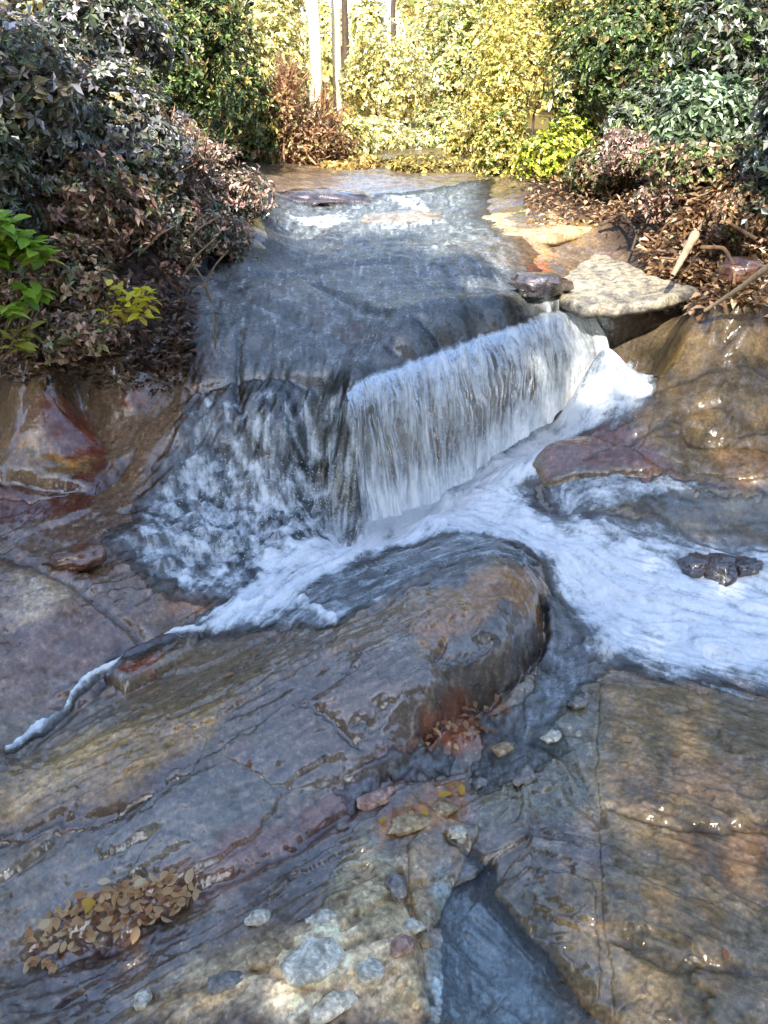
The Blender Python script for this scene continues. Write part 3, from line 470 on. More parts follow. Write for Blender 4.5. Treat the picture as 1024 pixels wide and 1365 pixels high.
# the small still pool at the bottom lies level
pz = at_z(0, 0, 0); POOLZ = .045
mk = (FD > .03); F = grid_faces(*SX.shape, cellmask(mk)); V = np.stack([SX, SY, wz], -1).reshape(-1, 3)
V, F, fo_ = compact(V, F, foam.ravel()); tag(link('stream_water', np_mesh('stream_water', V, F, attrs={'foam': fo_}), None, M_WATER), kind='structure')
pw = pmask([(560,1420),(575,1180),(590,1110),(650,1110),(670,1180),(720,1255),(830,1420)], 0); hz = np.full(SX.shape, .035) + .0025 * fbm(SX * 14, SY * 14, 141, 3)
V = np.stack([SX, SY, hz], -1).reshape(-1, 3); V, F = compact(V, grid_faces(*SX.shape, cellmask((pw > 0) & (Zb < .06))))
tag(link('pool_water', np_mesh('pool_water', V, F, attrs={'foam': np.full(len(V), -.6)}), None, M_WATER), kind='structure')

# the curtain of falling water
lip = np.array([(462,530,.80),(500,505,.845),(560,485,.885),(620,462,.92),(680,442,.95),(730,426,.972),(778,416,.98)], float)
bas = np.array([(484,690,.15),(530,676,.16),(578,658,.195),(633,620,.265),(692,580,.35),(743,545,.42),(812,508,.51)], float)
LX, LY = at_z(lip[:, 0], lip[:, 1], lip[:, 2]); BX, BY = at_z(bas[:, 0], bas[:, 1], bas[:, 2])
NU, NV = 420, 120; u = np.linspace(0, 6, NU); v = np.linspace(-.12, 1.03, NV); ip = lambda a: np.interp(u, range(7), a)
U, Vv = np.meshgrid(u, v); l = [ip(a) for a in (LX, LY, lip[:, 2])]; b_ = [ip(a) for a in (BX, BY, bas[:, 2])]
vc = np.clip(Vv, 0, 2); out = .10 * np.sin(np.clip(vc, 0, 1) * math.pi * .75)
Uw = U + .10 * fbm(U * 1.4, Vv * 2.4, 175, 3) ; st = fbm(Uw * 5, Vv * 1.2, 151, 5, .65); st2 = fbm(Uw * 22, Vv * 3.2, 161, 4, .65)
wob_ = .07 * fbm(U * 1.6, Vv * .8, 173, 4); l[1] = l[1] + .09 * fbm(U * 1.3, U * 0, 181, 3); X = wob_ + l[0] + (b_[0] - l[0]) * vc ** .8; Y = l[1] + (b_[1] - l[1]) * vc ** .8 - out * (1 + .25 * st) - .02 * st2 + np.where(Vv < 0, -Vv * .9, 0); Z = l[2] + (b_[2] - l[2]) * vc ** 1.55 + .025 + np.where(Vv < 0, -Vv * .12 - .02 * (-Vv / .12), 0) + .01 * st
fo_ = .46 + .36 * st + .20 * st2 + .30 * fbm(U * 1.7, Vv * 1.6, 171, 3) + .35 * sstep(.7, 1, Vv) - .35 * sstep(0, -.12, Vv) + .25 * sstep(4.3, 6, U) - .3 * sstep(.35, .0, U) * sstep(.9, .3, Vv) - .6 * sstep(.9, .1, U + .25 * st) * sstep(.8, 1.0, Vv) - .12 * sstep(1.5, 2.5, U) * sstep(4.5, 3, U) * sstep(.3, .7, Vv)
me = np_mesh('waterfall', np.stack([X, Y, Z], -1).reshape(-1, 3), grid_faces(NV, NU), attrs={'foam': fo_}, uv=np.stack([U / 6, Vv], -1).reshape(-1, 2))
tag(link('waterfall', me, None, M_FALL), kind='structure')


# ------------------------------------------------------------------ rocks that are closed bodies
import bmesh
def lump(name, label, px, py, size, mat, squash=(1, 1, .6), seed=1, rot=0, sink=.3, cat='rock', group=None, rough=.22, pos=None, sub=4):
    bm = bmesh.new(); bmesh.ops.create_icosphere(bm, subdivisions=sub, radius=1)
    V = np.array([v.co[:] for v in bm.verts]); nn = 0
    for k, (f, a) in enumerate(((1.1, 1), (2.4, .5), (5.5, .22), (12, .1))):
        nn = nn + a * (gn(V[:, 0] * f + seed * 3.1, V[:, 1] * f + V[:, 2] * f * .7, seed + k) + gn(V[:, 2] * f - seed, V[:, 0] * f * .8 + V[:, 1] * f * .5, seed + 40 + k)) * .5
    V = V * (1 + 1.5 * rough * nn)[:, None]; V = np.round(V * 1.7 + .3) / 1.7 * .4 + V * .6
    V = V * np.array(squash) * size
    for v, c in zip(bm.verts, V): v.co = c
    for f in bm.faces: f.smooth = True
    me = bpy.data.meshes.new(name); bm.to_mesh(me); bm.free()
    o = link(name, me, None, mat); x, y = g1(px, py) if pos is None else pos[:2]
    o.location = (x, y, (surf(x, y) if pos is None else pos[2]) + size * squash[2] * (1 - 2 * sink) if pos is None else pos[2]); o.rotation_euler = (random.uniform(-.15, .15), random.uniform(-.15, .15), rot)
    return tag(o, label, cat, group, 'thing')
RK_DARK = rock_material('dark_wet_rock', False, (46, 40, 42), (82, 70, 68), .9); RK_PALE = rock_material('pale_dry_rock', False, (176, 168, 148), (228, 220, 198), .15)
RK_TAN = rock_material('tan_rock', False, (150, 122, 84), (186, 164, 128), .3); RK_GREY = rock_material('grey_rock', False, (104, 100, 96), (144, 136, 124), .5); RK_PINK = rock_material('pinkish_rock', False, (150, 112, 96), (190, 158, 140), .3)
RK_BROWN = rock_material('brown_rock', False, (84, 50, 34), (120, 82, 58), .7)
for i, (px, py, s, rt, lb) in enumerate([(925,762,.085,.3,'dark rock breaking the foam on the right, leftmost of its cluster'), (962,768,.095,1.2,'dark rock breaking the foam on the right, middle and lowest of its cluster'), (992,764,.07,.2,'dark rock breaking the foam at the right edge of its cluster')]):
    lump('rock', lb, px, py, s, RK_DARK, (1.1, .9, .62), 3 + i, rt, .12)
lump('rock', 'small rust red rock on the purple bedrock at the left', 102, 752, .10, RK_BROWN, (1.3, .7, .5), 21, .3, .25)
lump('rock', 'dark wet stone wedged between the light ledge and the fall lip', 718, 390, .16, RK_DARK, (1.2, .9, .5), 23, .3, .3)
lump('rock', 'dark flat rock dividing the shallow water far upstream', 530, 292, .22, RK_GREY, (1.7, .9, .25), 25, .1, .45)
lump('rock', 'low dark rock at the far left lip of the stream', 425, 268, .24, RK_DARK, (1.8, .9, .3), 27, .1, .42)
lump('rock', 'small brown rock among roots on the right bank', 985, 372, .11, RK_BROWN, (1.2, 1, .7), 28, .1, .3)
PAL = [(415,1300,.062,(1.5,.95,.36),RK_PALE,.7,'large cream white stone lying on the speckled slab'), (492,1305,.042,(1,.8,.6),RK_PALE,.5,'cream oval stone right of the large white stone'), (535,1275,.034,(1.1,.8,.6),RK_PINK,.4,'pinkish stone near the crack right of the white stones'),
 (548,1240,.03,(1.2,.8,.6),RK_PALE,.3,'small white stone above the pinkish stone'), (528,1190,.04,(.7,1.2,.6),RK_GREY,.2,'upright grey white stone near the top of the speckled slab'), (440,1350,.045,(1.6,.7,.4),RK_PALE,.6,'flat pale stone at the very bottom of the frame'),
 (566,1262,.016,(1.2,.9,.6),RK_TAN,0,'tiny tan stone right of the dark crack'), (430,1235,.036,(1.2,.8,.5),RK_PALE,.1,'pale greenish stone above the large white stone'), (352,1285,.04,(1.4,.8,.4),RK_TAN,.6,'flat tan stone left of the large white stone'), (345,1225,.028,(1.2,.9,.5),RK_PALE,.2,'small white stone on the slab near the leaf pile'),
 (190,1335,.03,(1,.8,.6),RK_PALE,1.2,'white stone near the bottom left corner'), (300,1320,.034,(1.5,.8,.4),RK_GREY,.5,'grey flat stone at the bottom left of the speckled slab'), (590,1085,.036,(1.3,.8,.5),RK_TAN,.4,'tan stone at the upper end of the bottom slabs'), (545,1105,.05,(1.6,.8,.4),RK_TAN,.5,'orange tan flat stone below the crack trickle'),
 (500,1065,.045,(1.7,.7,.5),RK_PINK,.5,'pink long stone in the crack below the domed rock'), (640,1050,.03,(1,.8,.6),RK_GREY,.4,'grey stone in the gap right of the crack'), (700,1040,.04,(1.2,.8,.5),RK_GREY,.9,'flat grey stone in the rubble below the foam'), (735,985,.035,(1,.8,.6),RK_PALE,.2,'pale stone in the rubble below the foam'),
 (672,1000,.045,(1.2,.8,.5),RK_TAN,.4,'tan stone below the domed rock overhang'), (770,945,.035,(1,.8,.6),RK_GREY,.2,'grey stone at the left edge of the brown slab'), (610,1120,.03,(1,.8,.5),RK_PALE,.4,'pale stone on the pinkish slab'), (455,1100,.022,(1,.8,.6),RK_GREY,.4,'small blue grey stone in the narrow crack')]
for i, (px, py, s, sq, m, rt, lb) in enumerate(PAL): lump('stone', lb, px, py, s * 1.05, m, sq, 50 + i * 3, rt, .28, 'stone', 'loose stones on the foreground slabs', .3, sub=3)

def slab(name, label, top, thick, mat, cat, seed, dz0=0):   # top: (px, py, z) corners of the upper face; a closed block with rounded, worn edges
    a = np.array(top, float); x, y = at_z(a[:, 0], a[:, 1], a[:, 2] + dz0); m = len(a)
    tx = np.r_[x, x[:1]]; ty = np.r_[y, y[:1]]; tz = np.r_[a[:, 2], a[0, 2]]
    s = np.linspace(0, m, 97)[:-1]; ip = lambda q: np.interp(s, range(m + 1), q); ox, oy, oz = ip(tx), ip(ty), ip(tz)
    for _ in range(3): ox = (np.roll(ox, 1) + ox * 2 + np.roll(ox, -1)) / 4; oy = (np.roll(oy, 1) + oy * 2 + np.roll(oy, -1)) / 4
    c0, c1, c2 = ox.mean(), oy.mean(), oz.mean(); rows = []
    for f, dz in [(k / 14, 0) for k in range(1, 14)] + [(.96, -.004), (.985, -.015), (1, -.04), (.99, -.07), (.95, -thick * .8), (.85, -thick), (.5, -thick * 1.05), (.05, -thick * 1.05)]:
        X = c0 + (ox - c0) * f; Y = c1 + (oy - c1) * f; Z = c2 + (oz - c2) * min(f, 1) + dz
        nz = fbm(X * 5, Y * 5, seed, 4); e = 1 + .16 * nz * f; rows.append(np.stack([c0 + (X - c0) * e, c1 + (Y - c1) * e, Z + .03 * nz + .008 * fbm(X * 20, Y * 20, seed + 3, 3)], -1))
    V = np.concatenate(rows); H = len(rows); F = []
    for i in range(H - 1):
        for j in range(96): F.append((i * 96 + j, i * 96 + (j + 1) % 96, (i + 1) * 96 + (j + 1) % 96, (i + 1) * 96 + j))
    V = np.vstack([V, [[c0, c1, c2]]]); F += [(j, (j + 1) % 96, len(V) - 1, len(V) - 1) for j in range(0)]
    me = np_mesh(name, V, F); bm = bmesh.new(); bm.from_mesh(me); bm.verts.ensure_lookup_table()
    for j in range(96): f = bm.faces.new((bm.verts[(j + 1) % 96], bm.verts[j], bm.verts[len(V) - 1])); f.smooth = True
    bmesh.ops.recalc_face_normals(bm, faces=bm.faces); bm.to_mesh(me); bm.free()
    return tag(link(name, me, None, mat), label, cat, None, 'thing')
RK_LEDGE = rock_material('ledge_rock', False, (104, 100, 96), (176, 164, 136), .35)
slab('rock_ledge', 'pale sunlit flat ledge overhanging a dark gap on the right bank', [(748,368,1.12),(772,350,1.14),(802,334,1.17),(838,348,1.17),(885,368,1.16),(930,384,1.14),(890,396,1.12),(840,404,1.10),(780,408,1.09),(748,392,1.09)], .045, RK_LEDGE, 'rock ledge', 77, .01)
slab('rock_ledge', 'low brown flat ledge far up the right bank under the shrubs', [(640,292,1.27),(700,285,1.3),(780,290,1.32),(800,306,1.28),(740,322,1.24),(660,318,1.22)], .05, RK_TAN, 'rock ledge', 79, -.03)

# ------------------------------------------------------------------ foliage
def leaves_mesh(name, P, D, N_, Ln, Wd, C, fold=.25, seg6=False):
    n = len(P); D = D / (np.linalg.norm(D, axis=1, keepdims=True) + 1e-9); S = np.cross(D, N_); S /= np.linalg.norm(S, axis=1, keepdims=True) + 1e-9; U = np.cross(S, D)
    Ln = np.asarray(Ln)[:, None] * np.ones((n, 1)); Wd = np.asarray(Wd)[:, None] * np.ones((n, 1))
    mid = P + D * Ln * .5; a = P; t = P + D * Ln - U * Ln * .12; l = mid + S * Wd * .5 + U * Wd * fold; r = mid - S * Wd * .5 + U * Wd * fold
    V = np.stack([a, l, t, r], 1).reshape(-1, 3); i = np.arange(n) * 4; F = np.concatenate([np.stack([i, i + 1, i + 2], -1), np.stack([i, i + 2, i + 3], -1)])
    return np_mesh(name, V, F, False, cols=np.repeat(C, 4, 0))
def unit(n): v = rng.normal(size=(n, 3)); return v / np.linalg.norm(v, axis=1, keepdims=True)
DENS = 2.7
def foliage(name, parent, off, rad, nros, per, leaf, wid, pal, mat, droop=.2, lobes=.35, whorl=True, lump_n=17, shell=.3, vary=.5):
    # clusters of leaf whorls spread through the crown; crown shape is a union of lobes of uneven size
    nros = int(nros * DENS); leaf *= .54; wid *= .62
    rad = np.array(rad); off = np.array(off)
    lc = unit(lump_n) * rad * rng.uniform(.25, .72, (lump_n, 1)); lr = rng.uniform(.28, .6, lump_n)
    k = rng.integers(0, lump_n, nros); d = unit(nros); rr_ = shell + (1 - shell) * rng.random(nros) ** .6
    c = lc[k] + d * rad * (lr[k] * rr_)[:, None] * (1 + lobes * rng.normal(size=(nros, 1)) * .35)
    outw = c / rad; outw /= np.linalg.norm(outw, axis=1, keepdims=True) + 1e-6
    ax = outw * .6 + d * .6 + np.array([0, 0, .5]) + .35 * rng.normal(size=(nros, 3)); ax /= np.linalg.norm(ax, axis=1, keepdims=True)
    P = np.repeat(c, per, 0); A = np.repeat(ax, per, 0); n = len(P)
    rnd = unit(n); rad_d = rnd - A * (rnd * A).sum(1, keepdims=True); rad_d /= np.linalg.norm(rad_d, axis=1, keepdims=True) + 1e-6
    D = (rad_d + A * rng.uniform(-droop, .5, (n, 1))) if whorl else unit(n)
    if not whorl: P = P + rng.normal(size=(n, 3)) * leaf * 1.6
    pal = np.array([lin(q) for q in pal]) * 1.5; pi = rng.integers(0, len(pal), nros); pi2 = np.where(rng.random(n) < .25, rng.integers(0, len(pal), n), np.repeat(pi, per))
    C = pal[pi2] * np.exp(rng.normal(size=(n, 1)) * vary) * np.repeat(np.exp(rng.normal(size=(nros, 1)) * .2), per, 0)
    L = leaf * np.clip(np.exp(rng.normal(size=n) * .3), .4, 1.5) * np.repeat(rng.uniform(.75, 1.3, nros), per); me = leaves_mesh(name, P + off, D, A + .3 * rng.normal(size=(n, 3)), L, wid * L / leaf * rng.uniform(.8, 1.2, n), np.clip(C, .004, .9))
    o = link(name, me, parent, mat); o['kind'] = 'stuff'; return o, lc * 1.0 + off, n
def tube(points, r0, r1, sides=7, wob=0):
    p = np.array(points, float); n = len(p); V = []; F = []
    for i in range(n):
        t = p[min(i + 1, n - 1)] - p[max(i - 1, 0)]; t /= np.linalg.norm(t) + 1e-9; a = np.cross(t, (0.3, .9, .2)); a /= np.linalg.norm(a) + 1e-9; b = np.cross(t, a); r = r0 + (r1 - r0) * i / (n - 1)
        r *= 1 + wob * random.uniform(-1, 1)
        for k in range(sides): w = 2 * math.pi * k / sides; V.append(p[i] + r * (a * math.cos(w) + b * math.sin(w)))
    for i in range(n - 1):
        for k in range(sides): F.append((i * sides + k, i * sides + (k + 1) % sides, (i + 1) * sides + (k + 1) % sides, (i + 1) * sides + k))
    return V, F
def limb(a, b, sag=.1, n=8, jit=.04):
    a = np.array(a, float); b = np.array(b, float); L = np.linalg.norm(b - a); out = []
    for i in range(n + 1):
        t = i / n; q = a + (b - a) * t + np.array([0, 0, sag * L * math.sin(math.pi * t)]) + np.array([random.uniform(-1, 1) for _ in range(3)]) * jit * L * (0 < t < 1); out.append(q)
    return out
def tubes_obj(name, parent, items, mat, kind=None):
    V = []; F = []
    for pts, r0, r1, s in items:
        v, f = tube(pts, r0, r1, s, .08); o = len(V); V += v; F += [tuple(i + o for i in q) for q in f]
    o = link(name, np_mesh(name, V, F), parent, mat)
    if kind: o['kind'] = kind
    return o
NL = 0
def shrub(px, py, rx, ry, Y, label, pal, name='shrub', cat='shrub', group=None, leaf=.09, wid=.035, nros=500, per=7, mat=None, stems=4, depth=1.0, smat=None, base=None, twigs=0, tpal=None, **kw):
    global NL
    c = at_y(px, py, Y); s = (Y * math.cos(_p) + (CAM_Z - c[2]) * math.sin(_p)) / FPX; R3 = (rx * s, max(rx, ry) * s * depth * .8, ry * s)
    bx, by = (c[0] + (.12 if c[0] > 0 else -.12), c[1] + .3) if base is None else base; gz = float(Tq(bx, by)) - .05
    e = empty(name, (bx, by, gz), label, cat, group, 'thing'); off = c - np.array([bx, by, gz])
    _, lobes, n = foliage('foliage', e, off, R3, nros, per, leaf, wid, pal, mat or M_GLOSSY, **kw); NL += n
    for i in range(stems):
        tgt = lobes[i % len(lobes)]; b0 = (random.uniform(-.15, .15) * R3[0] * 2, random.uniform(-.1, .1), 0)
        it = [(limb(b0, tgt, .06), .012 + .012 * R3[2], .006, 6)]
        for q in range(4):
            t2 = tgt + unit(1)[0] * np.array(R3) * .5; st_ = np.array(it[0][0][random.randint(3, 7)]); it.append((limb(st_, t2, .05, 5), .007, .003, 4))
        tubes_obj('stem', e, it, smat or M_BARK)
    if twigs:
        n = twigs; a = np.array([random.uniform(-.1, .1), 0, 0]); lo = lobes[rng.integers(0, len(lobes), n)]; P = lo + unit(n) * np.array(R3) * .3 * rng.random((n, 1)); D = unit(n) + (P - off) / np.array(R3) * .8 + np.array([0, 0, .8])
        C = np.array([lin(q) for q in tpal])[rng.integers(0, len(tpal), n)] * np.exp(rng.normal(size=(n, 1)) * .25)
        o = link('twigs', leaves_mesh('twigs', P, D, unit(n), rng.uniform(.12, .4, n) * R3[2], np.full(n, .008 + .0012 * Y), np.clip(C, 0, .9), .1), e, M_LEAF); o['kind'] = 'stuff'
    return e
GB = [(58, 66, 50), (72, 82, 62), (92, 100, 88), (112, 116, 112), (66, 60, 48)]
GG = [(50, 66, 36), (74, 92, 48), (96, 108, 66), (62, 76, 50), (104, 94, 58)]
YG = [(196, 186, 122), (212, 200, 140), (172, 170, 104), (224, 214, 172), (128, 134, 76), (198, 174, 118)]
YO = [(196, 176, 98), (182, 156, 92), (160, 150, 80), (212, 194, 130), (126, 126, 66), (148, 150, 76)]
PK = [(160, 128, 120), (140, 112, 104), (112, 96, 88), (176, 146, 128), (76, 70, 58), (88, 92, 78)]
BR = [(100, 80, 62), (132, 108, 86), (160, 132, 110), (72, 58, 46), (104, 100, 66), (84, 90, 62)]
RB = [(150, 118, 88), (170, 138, 106), (128, 102, 80), (184, 156, 120), (104, 92, 66), (150, 138, 84)]
LB = 'shrubs along the left bank'; RBk = 'shrubs along the right bank'; FB = 'sunlit shrubs and trees beyond the head of the stream'
PURP = [(112, 112, 114), (130, 128, 136), (94, 98, 94), (76, 86, 68), (112, 104, 94), (66, 74, 56), (120, 112, 84)]
# left bank, near to far
shrub(40,110,130,140,5.0,'large evergreen shrub with bluish grey glinting leaves at the upper left edge',PURP,group=LB,nros=900,stems=5,leaf=.085)
shrub(-40,250,110,120,4.6,'shaded evergreen shrub cut by the left edge above the bright green plant',GB,group=LB,nros=500)
shrub(150,190,110,110,5.6,'grey lavender leaved shrub in the middle of the left bank',PURP,group=LB,nros=700,leaf=.075)
shrub(130,40,110,70,6.4,'grey green shrub at the top left behind the bluish one',GB+PURP[:2],group=LB,nros=600)
shrub(235,60,110,110,8.0,'dark green hemlock like shrub standing behind the pinkish twigs',GG,group=LB,nros=1300,leaf=.07,wid=.03,stems=5)
shrub(310,110,70,110,9.5,'olive green feathery shrub left of the reddish shrub',GG+[(140,132,70)],group=LB,nros=1100,leaf=.07,wid=.03)
shrub(225,205,75,75,6.2,'pinkish twiggy bare shrub in front of the dark green one',PK,group=LB,nros=420,leaf=.06,wid=.018,twigs=500,tpal=[(190,150,132),(160,120,108),(140,120,104)],per=5,smat=M_ROOT)
shrub(300,250,70,60,6.6,'grey brown leaning shrub at the water edge below the olive one',PK+GB[:2],group=LB,nros=500,leaf=.06,wid=.022,twigs=250,tpal=[(170,140,122),(120,100,86)])
shrub(215,300,90,60,5.7,'dusty pink and grey green low shrub overhanging a dark hollow',PK+GB,group=LB,nros=600,leaf=.07,wid=.026,twigs=250,tpal=[(160,130,112),(110,90,76)])
shrub(110,290,100,80,5.1,'brownish pink leafy shrub in the lower left bank',BR+PK[:3],group=LB,nros=500,leaf=.075,wid=.03)
shrub(60,380,110,70,4.6,'dark brown withered shrub low on the left bank',BR,group=LB,nros=480,leaf=.07,wid=.032)
shrub(110,440,90,38,4.35,'low tangle of dead brown leaves above the left slab',BR+PK[:2],group=LB,nros=300,leaf=.06,wid=.028)
shrub(300,322,46,34,6.0,'small grey green shrub dipping to the stream edge',GB+PK[:2],group=LB,nros=260,leaf=.055,wid=.02)
# beyond the head of the stream
shrub(392,165,56,98,10.3,'reddish brown twiggy shrub at the left end of the stream head',RB,group=FB,nros=700,leaf=.05,wid=.02,twigs=900,tpal=[(176,132,100),(190,150,116),(140,110,84)],mat=M_LEAF,smat=M_ROOT)
shrub(435,195,42,54,10.8,'low rust red twig clump beside the yellow shrubs',RB,group=FB,nros=400,leaf=.05,wid=.02,twigs=500,tpal=[(180,136,100),(150,112,84)],mat=M_LEAF,smat=M_ROOT)
shrub(372,80,50,90,14,'pale yellow green tall shrub behind the reddish twigs',YG,group=FB,nros=900,leaf=.09,wid=.045,mat=M_LEAF)
shrub(500,190,60,46,12,'bright yellow low shrub at the centre of the stream head',YG[:4],group=FB,nros=800,leaf=.07,wid=.035,mat=M_LEAF)
shrub(515,110,70,70,15,'pale yellow shrub above the centre of the stream head',YG,group=FB,nros=1100,leaf=.08,wid=.045,mat=M_LEAF)
shrub(590,185,46,55,12.5,'yellow green shrub with dark gaps right of centre',YG+GG[1:3],group=FB,nros=700,leaf=.08,wid=.04,mat=M_LEAF)
shrub(610,70,60,90,16,'tall yellow green shrub behind the golden one',YG+GG[1:3],group=FB,nros=1100,leaf=.10,wid=.05,mat=M_LEAF)
shrub(680,120,62,110,10.5,'golden yellow tall shrub leaning over the right side of the stream head',YO,group=FB,nros=1300,leaf=.06,wid=.03,mat=M_LEAF)
shrub(652,235,44,36,9.6,'orange tinted low shrub touching the water at the right',YO[1:3]+RB,group=FB,nros=500,leaf=.05,wid=.022,mat=M_LEAF,twigs=200,tpal=[(190,130,80),(170,110,66)])
for i, (px, py, rx, ry, Y, lb, pl) in enumerate([(455,190,50,45,11,'pale green gold shrub at the foot of the pale trunks',YG), (575,70,50,50,18,'light yellow shrub high behind the centre',YG[:4]), (500,95,50,40,20,'very pale yellow shrub under the bright gap',YG[:4]), (640,190,50,50,11.5,'golden shrub low behind the orange tinted one',YO), (560,226,90,18,9.9,'low olive yellow tangle along the water at the stream head',[(128,118,66),(110,100,56),(150,136,74),(96,84,50)]), (470,228,50,16,9.9,'low tan leaves left of centre at the stream head',[(150,124,74),(120,104,60),(164,140,84)]), (700,40,70,70,13,'golden yellow shrub high on the right of the gap',YO), (330,190,40,60,10,'olive brown shrub left of the reddish twigs',GG+RB[:2]), (385,120,34,60,15,'straw coloured shrub left of the pale trunks',YG+RB[:1]), (770,30,70,60,11,'yellow green shrub high on the right',YO+GG)]):
    shrub(px, py, rx, ry, Y, lb, pl, group=FB, nros=1000, leaf=.085, wid=.042, mat=M_LEAF, stems=3)
# right bank
shrub(742,218,58,62,8.3,'bright yellow green shrub with round leaves low on the right bank',[(120,136,40),(150,152,56),(84,100,34),(166,150,70)],group=RBk,nros=600,leaf=.06,wid=.035)
shrub(668,205,46,66,9.0,'golden olive shrub hanging down to the water right of centre',YO+GG[1:2],group=RBk,nros=800,leaf=.055,wid=.028,mat=M_LEAF)
shrub(805,225,60,50,7.4,'mixed olive and brown shrub drooping to the ledge behind the flat rock',GG+BR,group=RBk,nros=500,leaf=.055,wid=.025,twigs=200,tpal=[(150,126,100),(120,98,76)])
shrub(770,110,70,100,9.5,'olive green shrub between the golden shrub and the evergreens',GG+YO[2:4],group=RBk,nros=1200,leaf=.07,wid=.032)
shrub(790,235,46,34,7.8,'dull olive low shrub above the light ledge',GG+BR[:2],group=RBk,nros=350,leaf=.055,wid=.025)
shrub(850,60,90,90,8.8,'dense green evergreen at the top right',GG,group=RBk,nros=1100,leaf=.08,wid=.034,stems=5)
shrub(960,60,100,90,7.2,'grey green evergreen in the upper right corner',GB+GG[:2],group=RBk,nros=900,leaf=.09,wid=.036,stems=5)
shrub(950,150,100,66,6.4,'evergreen with large blue green glinting leaves at the right edge',[(76,92,68),(98,114,90),(118,130,112),(60,72,50)],group=RBk,nros=600,leaf=.1,wid=.04)
shrub(860,160,66,60,7.4,'sage green shrub under the tall evergreen',GB+GG[1:3],group=RBk,nros=600,leaf=.075,wid=.03)
shrub(840,205,50,34,7.0,'pinkish grey twiggy shrub above the roots',PK,group=RBk,nros=260,leaf=.05,wid=.02,twigs=350,tpal=[(170,140,130),(140,116,104)])
shrub(940,215,90,36,6.0,'mixed green and brown low shrub on the leafy bank',GG+BR,group=RBk,nros=460,leaf=.06,wid=.028)
shrub(905,258,64,36,6.1,'grey brown twiggy shrub overhanging the roots of the right bank',PK+BR[:3],group=RBk,nros=300,leaf=.05,wid=.02,twigs=500,tpal=[(160,134,112),(120,98,80),(186,160,136)])
shrub(985,300,58,34,5.5,'bare twiggy brown shrub above the bleached branch at the right edge',BR+PK[:2],group=RBk,nros=220,leaf=.05,wid=.02,twigs=450,tpal=[(170,140,112),(130,100,76),(196,168,140)])
shrub(1070,180,70,130,5.2,'evergreen partly cut by the right edge',GB,group=RBk,nros=500)
shrub(1010,270,60,50,5.3,'rusty brown withered shrub at the right edge',BR+RB[:2],group=RBk,nros=320,leaf=.06,wid=.03)

# bright plants whose leaves can be told apart
def leaf_proto(name, n, L, W, curl, colr, rough=.4, seed=0, bend=.25):
    rs = random.Random(seed); V = []; F = []
    for i in range(n + 1):
        t = i / n; w = W * .5 * math.sin(math.pi * min(1, t * .95 + .04)) ** .8 * (1 + .08 * rs.uniform(-1, 1)); z = -bend * L * t * t
        V += [(t * L, -w, z + curl * w + rs.uniform(-1, 1) * .03 * W), (t * L, 0, z), (t * L, w, z + curl * w + rs.uniform(-1, 1) * .03 * W)]
    for i in range(n):
        for k in (0, 1): a = i * 3 + k; F.append((a, a + 3, a + 4, a + 1))
    me = np_mesh(name, V, F, True, cols=np.tile(np.array(lin(colr)), (len(V), 1))); me.materials.append(M_LEAF); return me
def leafy_plant(name, label, px, py, Y, rx, ry, n, L, W, cols, stems):
    c = at_y(px, py, Y); s = (Y * math.cos(_p) + (CAM_Z - c[2]) * math.sin(_p)) / FPX; c = c.copy(); c[1] += .8; gz = float(Tq(c[0], c[1])) - .02; e = empty(name, (c[0], c[1], gz), label, 'plant', None, 'thing')
    protos = [leaf_proto('leaf', 4, L * random.uniform(.85, 1.15), W * random.uniform(.85, 1.15), .3, q, seed=i) for i, q in enumerate(cols)]
    tips = []
    for i in range(stems):
        a = random.uniform(0, 6.28); q = math.sqrt(random.random()); tips.append(np.array([math.cos(a) * rx * s * q, random.uniform(-.6, .6) * rx * s - .8, c[2] - gz + math.sin(a) * ry * s * q]))
        tubes_obj('stem', e, [(limb((tips[-1][0] * .3, 0, 0), tips[-1], .05, 5), .006, .003, 5)], M_ROOT)
    for i in range(n):
        t = random.choice(tips); o = bpy.data.objects.new('leaf', random.choice(protos)); col.objects.link(o); o.parent = e
        o.location = t * random.uniform(.75, 1.02) + np.array([random.gauss(0, .022), random.gauss(0, .022), random.gauss(0, .02)]); o.rotation_euler = (random.uniform(-.6, .6), random.uniform(-.7, .5), random.uniform(0, 6.28))
    return e
leafy_plant('leafy_plant', 'bright green broad leaved plant at the left edge of the bank', 8, 350, 3.95, 40, 84, 260, .095, .05, [(132,172,50), (158,190,64), (110,150,44), (180,196,84)], 16)
leafy_plant('leafy_plant', 'yellow green leaves at the left edge just above the ochre slab', 14, 468, 4.0, 20, 22, 34, .075, .034, [(176,176,64), (196,190,90), (150,150,50)], 6)
leafy_plant('leafy_plant', 'small bright yellow leaved plant hanging over the left rocks', 168, 408, 4.3, 42, 22, 110, .065, .034, [(222,212,50), (236,224,80), (200,194,54), (206,178,70)], 9)
leafy_plant('leafy_plant', 'small vivid green plant at the waterline under the golden shrub', 712, 262, 8.0, 26, 14, 60, .09, .045, [(84,120,44), (112,146,50), (60,96,48)], 8)

